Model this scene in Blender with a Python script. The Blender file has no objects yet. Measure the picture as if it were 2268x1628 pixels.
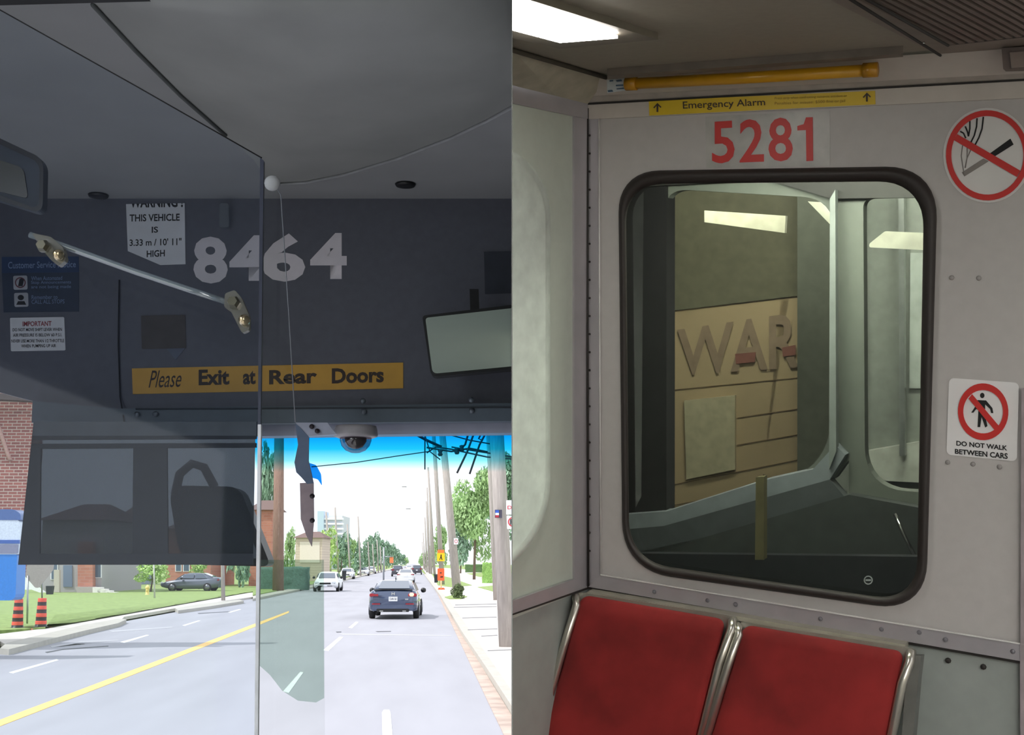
import bpy, bmesh, math, random
from mathutils import Vector, Matrix
random.seed(7)
SC = bpy.context.scene
COL = SC.collection

# ------------------------------------------------------------------ camera
FPX, W, H = 2750.0, 2268.0, 1628.0
CAM = Vector((0, 0, 2.05))
TH = math.atan(433 / FPX)                       # pitch up
PS = math.atan(216 * math.cos(TH) / FPX)        # yaw right of the road direction
RT = Vector((math.cos(PS), -math.sin(PS), 0))
DV = Vector((math.sin(PS), math.cos(PS), 0))
FW = DV * math.cos(TH) + Vector((0, 0, math.sin(TH)))
UP = RT.cross(FW)
cd = bpy.data.cameras.new('camera'); cam = bpy.data.objects.new('camera', cd); COL.objects.link(cam)
cd.sensor_fit = 'HORIZONTAL'; cd.sensor_width = 36; cd.lens = 36 * FPX / W
cd.clip_start = .02; cd.clip_end = 3000
cam.matrix_world = Matrix((( RT.x, UP.x, -FW.x, CAM.x), (RT.y, UP.y, -FW.y, CAM.y), (RT.z, UP.z, -FW.z, CAM.z), (0, 0, 0, 1)))
SC.camera = cam

# ------------------------------------------------------------------ world, sun, exposure
vs = SC.view_settings
vs.view_transform = 'Standard'; vs.look = 'None'; vs.gamma = 1; vs.use_curve_mapping = False; vs.exposure = 0.0
wd = bpy.data.worlds.new('sky'); SC.world = wd; wd.use_nodes = True
bg = wd.node_tree.nodes['Background']; bg.inputs[0].default_value = (.93, .96, 1, 1); bg.inputs[1].default_value = 1.6
sl = bpy.data.lights.new('sun', 'SUN'); sl.energy = 3.7; sl.angle = .02; sl.color = (1, .96, .9)
sun = bpy.data.objects.new('sun', sl); COL.objects.link(sun)
sun.rotation_euler = (math.radians(12), math.radians(-36), 0)
SC.cycles.max_bounces = 10; SC.cycles.transparent_max_bounces = 16

# ------------------------------------------------------------------ materials
MATS = {}
def srgb(c):
    return tuple(((v / 255) / 12.92 if v / 255 <= .04045 else (((v / 255) + .055) / 1.055) ** 2.4) for v in c)
def mat(name, rgb, rough=.6, metal=0., var=.12, scale=30, bump=0., emit=0, spec=.5, stretch=None):
    if name in MATS: return MATS[name]
    m = bpy.data.materials.new(name); m.use_nodes = True; MATS[name] = m
    nt = m.node_tree; b = nt.nodes['Principled BSDF']
    c = srgb(rgb)
    b.inputs['Roughness'].default_value = rough; b.inputs['Metallic'].default_value = metal
    b.inputs['Specular IOR Level'].default_value = spec
    tc = nt.nodes.new('ShaderNodeTexCoord'); nz = nt.nodes.new('ShaderNodeTexNoise')
    nz.inputs['Scale'].default_value = scale; nz.inputs['Detail'].default_value = 5
    if stretch:
        mp = nt.nodes.new('ShaderNodeMapping'); mp.inputs['Scale'].default_value = stretch
        nt.links.new(tc.outputs['Object'], mp.inputs[0]); nt.links.new(mp.outputs[0], nz.inputs[0])
    else: nt.links.new(tc.outputs['Object'], nz.inputs[0])
    cr = nt.nodes.new('ShaderNodeValToRGB')
    cr.color_ramp.elements[0].position = .3; cr.color_ramp.elements[1].position = .7
    cr.color_ramp.elements[0].color = tuple(max(0, v * (1 - var)) for v in c) + (1,)
    cr.color_ramp.elements[1].color = tuple(min(1, v * (1 + var)) for v in c) + (1,)
    nt.links.new(nz.outputs[0], cr.inputs[0]); nt.links.new(cr.outputs[0], b.inputs['Base Color'])
    if bump:
        bp = nt.nodes.new('ShaderNodeBump'); bp.inputs['Strength'].default_value = bump; bp.inputs['Distance'].default_value = .01
        nt.links.new(nz.outputs[0], bp.inputs['Height']); nt.links.new(bp.outputs[0], b.inputs['Normal'])
    if emit:
        nt.links.new(cr.outputs[0], b.inputs['Emission Color']); b.inputs['Emission Strength'].default_value = emit
    return m
def glass(name, rgb, gloss=.05, rough=.02, diff=None, damt=0.):
    """clear or tinted sheet: rgb is its linear transmission"""
    if name in MATS: return MATS[name]
    m = bpy.data.materials.new(name); m.use_nodes = True; MATS[name] = m
    nt = m.node_tree; nt.nodes.clear()
    out = nt.nodes.new('ShaderNodeOutputMaterial'); t = nt.nodes.new('ShaderNodeBsdfTransparent'); g = nt.nodes.new('ShaderNodeBsdfGlossy')
    t.inputs[0].default_value = tuple(rgb) + (1,); g.inputs['Roughness'].default_value = rough
    mx = nt.nodes.new('ShaderNodeMixShader'); mx.inputs[0].default_value = gloss
    nt.links.new(t.outputs[0], mx.inputs[1]); nt.links.new(g.outputs[0], mx.inputs[2]); last = mx
    if damt:
        d = nt.nodes.new('ShaderNodeBsdfDiffuse'); d.inputs[0].default_value = tuple(srgb(diff)) + (1,)
        m2 = nt.nodes.new('ShaderNodeMixShader'); m2.inputs[0].default_value = damt
        nt.links.new(mx.outputs[0], m2.inputs[1]); nt.links.new(d.outputs[0], m2.inputs[2]); last = m2
    nt.links.new(last.outputs[0], out.inputs[0])
    return m
def brickmat(name, c1, c2, mortar, scale=1, bw=.22, bh=.075, ms=.012, axis='XZ'):
    m = mat(name, c1, .9); nt = m.node_tree; b = nt.nodes['Principled BSDF']
    tc = nt.nodes.new('ShaderNodeTexCoord'); sp = nt.nodes.new('ShaderNodeSeparateXYZ'); cb = nt.nodes.new('ShaderNodeCombineXYZ')
    br = nt.nodes.new('ShaderNodeTexBrick')
    nt.links.new(tc.outputs['Object'], sp.inputs[0])
    nt.links.new(sp.outputs[0 if axis[0] == 'X' else 1], cb.inputs[0]); nt.links.new(sp.outputs[2], cb.inputs[1]); nt.links.new(cb.outputs[0], br.inputs[0])
    br.inputs['Color1'].default_value = srgb(c1) + (1,); br.inputs['Color2'].default_value = srgb(c2) + (1,); br.inputs['Mortar'].default_value = srgb(mortar) + (1,)
    br.inputs['Scale'].default_value = scale; br.inputs['Brick Width'].default_value = bw; br.inputs['Row Height'].default_value = bh; br.inputs['Mortar Size'].default_value = ms
    nt.links.new(br.outputs[0], b.inputs['Base Color'])
    return m

ORD = 'first second third fourth fifth sixth seventh eighth ninth tenth eleventh twelfth thirteenth fourteenth fifteenth sixteenth seventeenth eighteenth nineteenth twentieth twenty-first twenty-second twenty-third twenty-fourth'.split()
# ------------------------------------------------------------------ geometry helpers
def ray(px, py): return RT * ((px - 1134) / FPX) + UP * ((814 - py) / FPX) + FW
class Plane:
    def __init__(s, p0, n):
        s.n = n.normalized(); s.p0 = p0
        if s.n.dot(CAM - p0) < 0: s.n = -s.n
    def __call__(s, px, py, off=0.):
        r = ray(px, py); return CAM + r * ((s.p0 + s.n * off - CAM).dot(s.n) / r.dot(s.n))
def VP(dist): return Plane(CAM + DV * dist, DV)
def G(px, py, z=0.):
    r = ray(px, py); return CAM + r * ((z - CAM.z) / r.z)
def dist_of(p): return (p - CAM).dot(DV)
def new(name, verts, faces, m, parent=None, smooth=False, clip=0, solid=0):
    bm = bmesh.new(); vv = [bm.verts.new(v) for v in verts]
    for f in faces:
        try: bm.faces.new([vv[i] for i in f])
        except ValueError: pass
    return frombm(name, bm, m, parent, smooth, clip)
def frombm(name, bm, m, parent=None, smooth=False, clip=0):
    if clip:
        bmesh.ops.bisect_plane(bm, geom=bm.verts[:] + bm.edges[:] + bm.faces[:], plane_co=CAM, plane_no=RT * (1 if clip > 0 else -1), clear_inner=True)
    bmesh.ops.recalc_face_normals(bm, faces=bm.faces)
    me = bpy.data.meshes.new(name); bm.to_mesh(me); bm.free()
    # centre the mesh on its own origin
    if len(me.vertices):
        c = sum((v.co for v in me.vertices), Vector()) / len(me.vertices)
    else: c = Vector()
    me.transform(Matrix.Translation(-c))
    me.materials.append(m)
    if smooth:
        for p in me.polygons: p.use_smooth = True
    o = bpy.data.objects.new(name, me); COL.objects.link(o); o.location = c
    if parent is not None:
        o.parent = parent; o.matrix_parent_inverse = Matrix.Translation(-wloc(parent))
    return o
def wloc(o):
    # every parent is an unrotated object while it is being built
    l = o.location.copy()
    if o.parent is not None: l = l + o.matrix_parent_inverse.translation + wloc(o.parent)
    return l
def tag(o, label=None, cat=None, group=None, kind=None):
    if label: o['label'] = label
    if cat: o['category'] = cat
    if group: o['group'] = group
    if kind: o['kind'] = kind
    return o
def empty(name, loc, label, cat, group=None):
    o = bpy.data.objects.new(name, None); COL.objects.link(o); o.location = loc; o.empty_display_size = .05
    return tag(o, label, cat, group)
def slab(name, pts, pl, m, thick=.002, off=0., parent=None, clip=0, bevel=0.):
    """polygon traced on a real plane, given real thickness behind it"""
    a = [pl(x, y, off) for x, y in pts]; n = len(a)
    bm = bmesh.new()
    f = bm.faces.new([bm.verts.new(v) for v in a])
    r = bmesh.ops.extrude_face_region(bm, geom=[f])
    bmesh.ops.translate(bm, verts=[g for g in r['geom'] if isinstance(g, bmesh.types.BMVert)], vec=-pl.n * thick)
    if bevel:
        bmesh.ops.bevel(bm, geom=[e for e in bm.edges], offset=bevel, segments=2, affect='EDGES')
    return frombm(name, bm, m, parent, False, clip)
def gslab(name, pts, m, z=0., thick=.1, parent=None):
    a = [G(x, y, z) for x, y in pts]; n = len(a)
    b = [v - Vector((0, 0, thick)) for v in a]
    bm = bmesh.new(); va = [bm.verts.new(v) for v in a]; vb = [bm.verts.new(v) for v in b]
    bm.faces.new(va); bm.faces.new(vb[::-1])
    for i in range(n): bm.faces.new([va[i], va[(i + 1) % n], vb[(i + 1) % n], vb[i]])
    bmesh.ops.triangulate(bm, faces=[f for f in bm.faces if len(f.verts) > 4])
    return frombm(name, bm, m, parent)
def rr(c, rad, n=7):
    """round the corners of a polygon"""
    out = []; k = len(c)
    if not isinstance(rad, (list, tuple)): rad = [rad] * k
    for i in range(k):
        p = Vector(c[i]); a = Vector(c[i - 1]); b = Vector(c[(i + 1) % k]); r = rad[i]
        s = p + (a - p).normalized() * r; e = p + (b - p).normalized() * r
        for j in range(n + 1):
            t = j / n; w = .88
            q = ((1 - t) ** 2 * s + 2 * w * t * (1 - t) * p + t * t * e) / ((1 - t) ** 2 + 2 * w * t * (1 - t) + t * t)
            out.append((q.x, q.y))
    return out
def ring(name, loops, pl, m, parent=None, clip=0, smooth=True, close=False):
    """loops: list of (pixel outline, offset towards the viewer)"""
    V = []; F = []; n = len(loops[0][0])
    for pts, off in loops: V += [pl(x, y, off) for x, y in pts]
    for k in range(len(loops) - 1):
        for i in range(n):
            j = (i + 1) % n; F.append((k * n + i, k * n + j, (k + 1) * n + j, (k + 1) * n + i))
    if close: F.append(tuple(range((len(loops) - 1) * n, len(loops) * n)))
    return new(name, V, F, m, parent, smooth, clip)
def holed(name, outer, hole, pl, m, thick=.01, off=0., parent=None, clip=0):
    """plate with a hole, both outlines on the same plane"""
    bm = bmesh.new(); es = []
    for pts in (outer, hole):
        v = [bm.verts.new(pl(x, y, off)) for x, y in pts]
        es += [bm.edges.new((v[i], v[(i + 1) % len(v)])) for i in range(len(v))]
    bmesh.ops.triangle_fill(bm, use_beauty=True, use_dissolve=False, edges=es)
    r = bmesh.ops.extrude_face_region(bm, geom=bm.faces[:])
    bmesh.ops.translate(bm, verts=[g for g in r['geom'] if isinstance(g, bmesh.types.BMVert)], vec=-pl.n * thick)
    return frombm(name, bm, m, parent, False, clip)
def tube_mesh(bm, pts, r, seg=8, cap=True):
    rings = []; n = len(pts)
    prev = None
    for i, p in enumerate(pts):
        d = (pts[min(i + 1, n - 1)] - pts[max(i - 1, 0)]).normalized()
        if prev is None:
            a = d.orthogonal().normalized()
        else:
            a = (prev - d * prev.dot(d)).normalized()
        prev = a; b = d.cross(a); rad = r[i] if isinstance(r, (list, tuple)) else r
        rings.append([bm.verts.new(p + (a * math.cos(t) + b * math.sin(t)) * rad) for t in [2 * math.pi * k / seg for k in range(seg)]])
    for i in range(n - 1):
        for k in range(seg):
            bm.faces.new([rings[i][k], rings[i][(k + 1) % seg], rings[i + 1][(k + 1) % seg], rings[i + 1][k]])
    if cap: bm.faces.new(rings[0][::-1]); bm.faces.new(rings[-1])
def tube(name, pts, r, m, parent=None, seg=10, clip=0):
    bm = bmesh.new(); tube_mesh(bm, pts, r, seg); return frombm(name, bm, m, parent, True, clip)
def box_bm(bm, c, s, rot=None):
    r = bmesh.ops.create_cube(bm, size=1)
    M = Matrix.Translation(c) @ (rot.to_4x4() if rot else Matrix()) @ Matrix.Diagonal((s[0], s[1], s[2], 1))
    bmesh.ops.transform(bm, matrix=M, verts=r['verts'])
def box(name, c, s, m, parent=None, rot=None, bevel=0., clip=0):
    bm = bmesh.new(); box_bm(bm, Vector(c), s, rot)
    if bevel: bmesh.ops.bevel(bm, geom=bm.edges[:], offset=bevel, segments=2, affect='EDGES')
    return frombm(name, bm, m, parent, False, clip)
def lathe(name, prof, c, m, parent=None, axis=None, seg=24, smooth=True):
    q = (axis or Vector((0, 0, 1))).to_track_quat('Z', 'Y')
    V = []; F = []; n = len(prof)
    for r, z in prof:
        for k in range(seg):
            t = 2 * math.pi * k / seg; V.append(c + q @ Vector((r * math.cos(t), r * math.sin(t), z)))
    for i in range(n - 1):
        for k in range(seg):
            F.append((i * seg + k, i * seg + (k + 1) % seg, (i + 1) * seg + (k + 1) % seg, (i + 1) * seg + k))
    F.append(tuple(range(seg))[::-1]); F.append(tuple(range((n - 1) * seg, n * seg)))
    return new(name, V, F, m, parent, smooth)
def text(name, s, quad, pl, m, off=.001, parent=None, bold=0., shear=0., ymin=None, ymax=None, ypx=None, clipx=None, clip=0):
    """lettering fitted into a pixel quad (tl,tr,br,bl) lying on a real plane"""
    cu = bpy.data.curves.new('lettering', 'FONT'); cu.body = s; cu.size = 1; cu.offset = bold; cu.shear = shear; cu.resolution_u = 3
    o = bpy.data.objects.new('lettering', cu); COL.objects.link(o)
    dg = bpy.context.evaluated_depsgraph_get(); me = bpy.data.meshes.new_from_object(o.evaluated_get(dg)); bpy.data.objects.remove(o)
    bm = bmesh.new(); bm.from_mesh(me); bpy.data.meshes.remove(me)
    xs = [v.co.x for v in bm.verts]; ys = [v.co.y for v in bm.verts]
    x0, x1 = min(xs), max(xs); y0 = min(ys) if ymin is None else ymin; y1 = max(ys) if ymax is None else ymax
    for side in (clipx or []):                       # (sign, fraction): keep part of the lettering
        sg, fr = side
        bmesh.ops.bisect_plane(bm, geom=bm.verts[:] + bm.edges[:] + bm.faces[:], plane_co=(x0 + (x1 - x0) * fr, 0, 0), plane_no=(sg, 0, 0), clear_inner=True)
    if ypx is not None:                              # keep only the lower fraction
        bmesh.ops.bisect_plane(bm, geom=bm.verts[:] + bm.edges[:] + bm.faces[:], plane_co=(0, y0 + (y1 - y0) * ypx, 0), plane_no=(0, -1, 0), clear_inner=True)
    tl, tr, br, bl = [Vector(q) for q in quad]
    for v in bm.verts:
        a = (v.co.x - x0) / (x1 - x0); b = (y1 - v.co.y) / (y1 - y0)
        q = (tl * (1 - a) + tr * a) * (1 - b) + (bl * (1 - a) + br * a) * b
        v.co = pl(q.x, q.y, off)
    return frombm(name, bm, m, parent, False, clip)
def R4(x0, y0, x1, y1): return [(x0, y0), (x1, y0), (x1, y1), (x0, y1)]
def circ(cx, cy, rx, ry, n=24, rot=0):
    o = []
    for k in range(n):
        t = 2 * math.pi * k / n; x, y = rx * math.cos(t), ry * math.sin(t)
        o.append((cx + x * math.cos(rot) - y * math.sin(rot), cy + x * math.sin(rot) + y * math.cos(rot)))
    return o
def st(o): o['kind'] = 'structure'; return o
def copy_tree(o, parent=None):
    c = o.copy(); COL.objects.link(c)
    if parent is not None: c.parent = parent
    for ch in list(o.children): copy_tree(ch, c)
    return c
def local(x, y, z): return CAM + RT * x + DV * y + Vector((0, 0, z - CAM.z))     # bus frame: right, forward, height above road

# ================================================================== STRUCTURE: the bus
M_head = mat('charcoal_fascia', (94, 96, 108), .55, var=.06, scale=60, bump=.05)
M_ceil = mat('grey_ceiling_vinyl', (156, 158, 160), .6, var=.05, scale=8, bump=.04)
M_dome = mat('grey_moulded_cowl', (158, 160, 158), .5, var=.12, scale=5, bump=.03)
M_trim = mat('grey_trim', (92, 104, 116), .5, var=.05, scale=40)
M_frame = mat('pale_grey_frame', (176, 178, 196), .45, var=.05)
M_dark = mat('black_plastic', (24, 25, 28), .4)
M_black = mat('black_ink', (18, 18, 20), .7)
M_white = mat('white_paper', (226, 228, 236), .7, var=.04)
M_chrome = mat('chrome', (205, 205, 202), .22, 1., var=.05)
M_steel = mat('brushed_steel', (160, 165, 170), .35, .9, var=.08)
PH = VP(2.6)                 # front fascia plane
def HZ(z): return Plane(Vector((0, 0, z)), Vector((0, 0, 1)))
ZC = PH(560, 440).z
PC = HZ(ZC)
def strip_local(name, x0, x1, y0, y1, z0, z1, m, clip=-1):
    bm = bmesh.new()
    P = [local(x, y, z) for z in (z0, z1) for y in (y0, y1) for x in (x0, x1)]
    v = [bm.verts.new(p) for p in P]
    for f in ((0, 1, 3, 2), (4, 6, 7, 5), (0, 4, 5, 1), (2, 3, 7, 6), (0, 2, 6, 4), (1, 5, 7, 3)): bm.faces.new([v[i] for i in f])
    return st(frombm(name, bm, m, None, False, clip))
st(slab('wall_front', [(-60, 445), (1190, 445), (1190, 940), (-60, 940)] if False else [(-260, 440), (1190, 420), (1190, 905), (270, 905), (262, 905), (72, 888), (-260, 800)], PH, M_head, .03, clip=-1))
strip_local('ceiling', -1.3, .3, -3.2, 2.62, ZC, ZC + .04, M_ceil)
strip_local('wall_left', -1.32, -1.28, -3.2, 1.0, .4, 1.0, M_ceil)
strip_local('wall_left', -1.32, -1.28, -3.2, 1.0, 2.55, ZC, M_ceil)
strip_local('wall_left', -1.32, -1.28, 1.0, 2.8, 1.9, ZC, M_ceil)
strip_local('wall_back', -1.32, .3, -3.24, -3.2, .4, ZC, mat('bus_rear', (170, 182, 170), .7))
strip_local('floor', -1.32, .3, -3.24, 2.9, .36, .4, mat('bus_floor', (176, 176, 178), .7))
strip_local('wall_front', -1.32, .3, 2.7, 2.9, .4, 1.45, M_head)
# thin sheet partition between the bus and the rail car
bmp = bmesh.new()
for (ya, yb) in ((.7, 2.75), (-3.2, -.08)):
    P = [CAM + RT * x + DV * y + Vector((0, 0, z)) for x in (-.0003, .0003) for y in (ya, yb) for z in (-1.7, 1.3)]
    v = [bmp.verts.new(p) for p in P]
    for f in ((0, 1, 3, 2), (4, 6, 7, 5), (0, 4, 5, 1), (2, 3, 7, 6), (0, 2, 6, 4), (1, 5, 7, 3)): bmp.faces.new([v[i] for i in f])
st(frombm('wall_right', bmp, mat('grey_sheet', (96, 98, 98), .6)))
# moulded ceiling cowl
dome = [(598, 404), (660, 407), (760, 388), (880, 352), (1000, 306), (1080, 268), (1170, 218), (1170, -60), (640, -60), (140, -60), (205, 10), (300, 112), (400, 212), (500, 300), (560, 352)]
cx, cy = 760, 60
V = []; F = []; n = len(dome); K = 7
for k in range(K + 1):
    t = 1 - k / (K + .001); off = .055 * (1 - t ** 2.2) + .003
    V += [PC(cx + (x - cx) * t, cy + (y - cy) * t, off if k else 0) for x, y in dome]
for k in range(K):
    for i in range(n):
        j = (i + 1) % n; F.append((k * n + i, k * n + j, (k + 1) * n + j, (k + 1) * n + i))
st(new('trim_1', V, F, M_dome, None, True, clip=-1))
arc = [(590, 402), (600, 410), (680, 404), (760, 388), (880, 352), (1000, 306), (1080, 268), (1170, 218)]
st(tube('trim_2', [PC(x, y, .004) for x, y in arc], .0035, mat('pale_bead', (150, 152, 155), .4), None, 8, -1))
st(tube('trim_3', [PC(x, y, .003) for x, y in dome[10:-1]], .0035, mat('crease_shade', (92, 96, 96), .8), None, 6, -1))  # crease shading beside the cowl, put in as a darker bead
st(slab('trim_4', [(-50, -20), (100, -14), (380, -3), (380, 2), (0, 12), (-50, 14)], PC, M_dark, .005, .03, None, -1))
# rails under the fascia
st(slab('trim_5', [(72, 888), (262, 905), (1190, 892), (1190, 932), (570, 938), (70, 936)], VP(2.57), M_trim, .03, clip=-1))
st(slab('trim_6', [(300, 904), (1190, 900), (1190, 903), (300, 907)], VP(2.565), mat('groove', (50, 56, 64), .7), .004, clip=-1))
st(slab('trim_7', [(568, 936), (1190, 930), (1190, 958), (568, 966)], VP(2.62), M_frame, .05, clip=-1))
st(tube('trim_8', [PH(264, 620, .004), PH(262, 760, .004), PH(266, 880, .004), VP(2.56)(276, 937)], .0016, M_black, None, 6))
for x, y in ((304, 918), (345, 917), (804, 888), (806, 912), (1044, 886), (1045, 910)):
    tag(lathe('screw', [(.006, 0), (.006, .003), (.003, .005)], VP(2.57)(x, y, .002), mat('grey_screw', (110, 118, 128), .4, .5), None, -DV, 10), 'small grey screw head under the fascia, %s from the left' % ORD[[304, 345, 804, 806, 1044, 1045].index(x)], 'screw', 'screws in the rail below the fascia')
for x, y, w, lb in ((218, 432, 16, 'dark oval ceiling screw cap seen through the shield'), (898, 408, 14, 'dark oval ceiling screw cap right of the shield')):
    q = PC(x, y, .001)
    tag(lathe('ceiling_plug', [(.022, 0), (.02, .004), (.008, .006)], q, M_dark, None, Vector((0, 0, -1)), 16), lb, 'plug')

# windscreen with its blue shade band
def windscreen():
    m = bpy.data.materials.new('windscreen_glass'); m.use_nodes = True; nt = m.node_tree; nt.nodes.clear()
    out = nt.nodes.new('ShaderNodeOutputMaterial'); t = nt.nodes.new('ShaderNodeBsdfTransparent')
    ge = nt.nodes.new('ShaderNodeNewGeometry'); sp = nt.nodes.new('ShaderNodeSeparateXYZ'); mr = nt.nodes.new('ShaderNodeMapRange')
    z0 = VP(2.72)(850, 1045).z; z1 = VP(2.72)(850, 962).z
    mr.inputs[1].default_value = z0; mr.inputs[2].default_value = z1
    cr = nt.nodes.new('ShaderNodeValToRGB')
    e = cr.color_ramp.elements
    e[0].position = 0; e[0].color = (.95, .96, .98, 1); e[1].position = 1; e[1].color = (.0, .22, .62, 1)
    a0 = e.new(.1); a0.color = (.62, .84, .9, 1); a = e.new(.3); a.color = (.2, .62, .75, 1); b = e.new(.6); b.color = (.01, .4, .68, 1)
    nt.links.new(ge.outputs['Position'], sp.inputs[0]); nt.links.new(sp.outputs[2], mr.inputs[0]); nt.links.new(mr.outputs[0], cr.inputs[0]); nt.links.new(cr.outputs[0], t.inputs[0])
    nt.links.new(t.outputs[0], out.inputs[0])
    return m
P = VP(2.72)
tag(new('window_2', [P(-200, 850), P(565, 850), P(565, 1900), P(-200, 1900)], [(0, 1, 2, 3)], glass('plain_windscreen', (.96, .97, .97), .0, .02), None, False, -1), 'plain left part of the bus windscreen', 'window', kind='structure')
tag(new('window_1', [P(565, 850), P(1180, 850), P(1180, 1900), P(565, 1900)], [(0, 1, 2, 3)], windscreen(), None, False, -1), 'bus windscreen with a blue shade band along its top', 'window', kind='structure')

# added fill lamp, out of view over the side window, brightening the bus interior
t = empty('fill_lamp', local(-1.1, .5, ZC - .03), 'added fill lamp strip on the bus ceiling over the side window, out of frame', 'lamp')
P8 = [local(x, y, z) for z in (ZC - .03, ZC - .01) for x, y in ((-1.24, .08), (-1.08, .08), (-1.08, .95), (-1.24, .95))]
new('diffuser', P8, [(0, 1, 2, 3), (7, 6, 5, 4), (0, 4, 5, 1), (1, 5, 6, 2), (2, 6, 7, 3), (3, 7, 4, 0)], mat('fill_diffuser', (240, 245, 255), .4, emit=16., var=.01), t)
# ================================================================== BUS INTERIOR THINGS
# number 8464
M_num = mat('silver_numeral', (228, 222, 230), .5, var=.05)
t = empty('fleet_number', PH(590, 622), 'large silver numerals 8464 on the charcoal bus fascia', 'number')
for s, q in (('8', [(427, 524), (503, 524), (505, 628), (429, 628)]), ('4', [(508, 521), (587, 521), (586, 622), (508, 622)]),
             ('6', [(580, 517), (674, 517), (677, 624), (580, 624)]), ('4', [(687, 516), (768, 516), (768, 618), (687, 618)])):
    text('numeral', s, q, PH, M_num, .001, t, .034, clipx=[(-1, .86)] if q[0][0] == 508 else None)
# height warning notice
t = empty('warning_notice', PH(345, 585), 'white height notice reading THIS VEHICLE IS 3.33 m HIGH on the fascia', 'notice')
slab('sheet', [(279, 452), (409, 450), (411, 585), (355, 587), (283, 556)], PH, M_white, .001, .002, t)
text('lettering', 'WARNING !', [(288, 436), (405, 434), (405, 459), (288, 460)], PH, M_black, .0025, t, .03, ypx=.36)
text('lettering', 'THIS VEHICLE', [(287, 475), (398, 473), (398, 489), (287, 491)], PH, M_black, .0025, t, .02)
text('lettering', 'IS', [(336, 502), (350, 502), (350, 515), (336, 516)], PH, M_black, .0025, t, .02)
text('lettering', '3.33 m / 10\' 11"', [(287, 530), (402, 527), (402, 543), (287, 545)], PH, M_black, .0025, t, .015)
text('lettering', 'HIGH', [(325, 555), (365, 553), (365, 568), (325, 570)], PH, M_black, .0025, t, .02)
# yellow exit sign
YEL = mat('amber_sticker', (214, 164, 62), .5, var=.05)
t = empty('exit_sign', PH(592, 866), 'long amber strip reading Please Exit at Rear Doors', 'sign')
slab('strip', [(292, 816), (893, 803), (893, 860), (294, 873)], PH, YEL, .001, .002, t)
M_brn = mat('brown_ink', (62, 50, 44), .6)
text('lettering', 'Please', [(331, 821), (403, 819), (401, 857), (329, 859)], PH, M_brn, .0028, t, .0, .3)
text('lettering', 'Exit', [(440, 819), (508, 817), (508, 852), (440, 854)], PH, M_brn, .0028, t, .035)
text('lettering', 'at', [(538, 822), (566, 820), (566, 851), (538, 852)], PH, M_brn, .0028, t, .035)
text('lettering', 'Rear', [(596, 820), (702, 816), (702, 849), (596, 852)], PH, M_brn, .0028, t, .035)
text('lettering', 'Doors', [(735, 816), (850, 813), (850, 847), (735, 850)], PH, M_brn, .0028, t, .035)
# customer service notice
t = empty('service_notice', PH(90, 690), 'dark blue Customer Service Notice with two small icons at far left', 'notice')
BLU = mat('navy_notice', (34, 58, 98), .5); DBL = mat('deep_navy', (44, 56, 78), .5)
slab('sheet', [(4, 605), (175, 603), (175, 690), (8, 692)], PH, DBL, .001, .001, t)
slab('title_band', [(4, 569), (174, 568), (175, 603), (4, 605)], PH, BLU, .001, .0015, t)
M_pale = mat('pale_blue_ink', (128, 150, 190), .5)
text('lettering', 'Customer Service Notice', [(18, 580), (168, 578), (168, 592), (18, 595)], PH, M_pale, .0025, t, .01)
for y, l in ((612, 'When Automated'), (622, 'Stop Announcements'), (632, 'are not being made')):
    text('lettering', l, [(69, y), (69 + len(l) * 4.9, y - 1), (69 + len(l) * 4.9, y + 8), (69, y + 9)], PH, M_pale, .0025, t, .0)
for y, l in ((654, 'Remember to'), (664, 'CALL ALL STOPS')):
    text('lettering', l, [(70, y), (70 + len(l) * 5.2, y - 1), (70 + len(l) * 5.2, y + 8), (70, y + 9)], PH, M_pale, .0025, t, .0)
M_icon = mat('icon_white', (178, 180, 190), .6); M_ired = mat('icon_red', (96, 44, 54), .6)
a = slab('icon', rr([(29, 611), (60, 610), (61, 641), (30, 642)], 4), PH, M_icon, .001, .0022, t)
ring('prohibition_ring', [(circ(45, 626, 12, 12), .0026), (circ(45, 626, 9.5, 9.5), .0026)], PH, M_ired, a)
slab('figure', [(40, 634), (43, 618), (48, 616), (53, 620), (50, 634)], PH, M_black, .0003, .0028, a)
a = slab('icon', rr([(31, 649), (62, 648), (63, 679), (32, 680)], 4), PH, M_icon, .001, .0022, t)
slab('figure', circ(46, 659, 7, 6, 12), PH, M_black, .0003, .0026, a)
slab('figure', [(36, 675), (40, 667), (54, 667), (58, 675)], PH, M_black, .0003, .0026, a)
# IMPORTANT sticker
t = empty('instruction_sticker', PH(84, 778), 'white sticker headed IMPORTANT about air pressure and shift lever', 'sticker')
slab('sheet', rr([(22, 704), (142, 702), (145, 776), (24, 778)], 3), PH, M_white, .001, .002, t)
text('lettering', 'IMPORTANT', [(50, 712), (114, 711), (114, 722), (50, 723)], PH, mat('red_ink', (150, 60, 70), .6), .0028, t, .02)
for y, l, x0, x1 in ((727, 'DO NOT MOVE SHIFT LEVER WHEN', 28, 137), (739, 'AIR PRESSURE IS BELOW 60 P.S.I.', 29, 137), (752, 'NEVER USE MORE THAN 1/2 THROTTLE', 25, 142), (763, 'WHEN PUMPING UP AIR', 47, 124)):
    text('lettering', l, [(x0, y), (x1, y - 1), (x1, y + 6), (x0, y + 7)], PH, M_black, .0028, t, .01)
tag(slab('faded_label', rr([(312, 699), (410, 697), (412, 771), (314, 773)], 3), PH, mat('faded_tan', (84, 80, 80), .8), .001, .002), 'faded tan square label on the fascia below the height notice', 'label')
tag(slab('torn_label', [(363, 766), (410, 762), (408, 774), (389, 797)], PH, mat('grey_scrap', (98, 104, 120), .8), .001, .0015), 'torn grey triangular scrap under the faded tan label', 'label')
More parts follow.
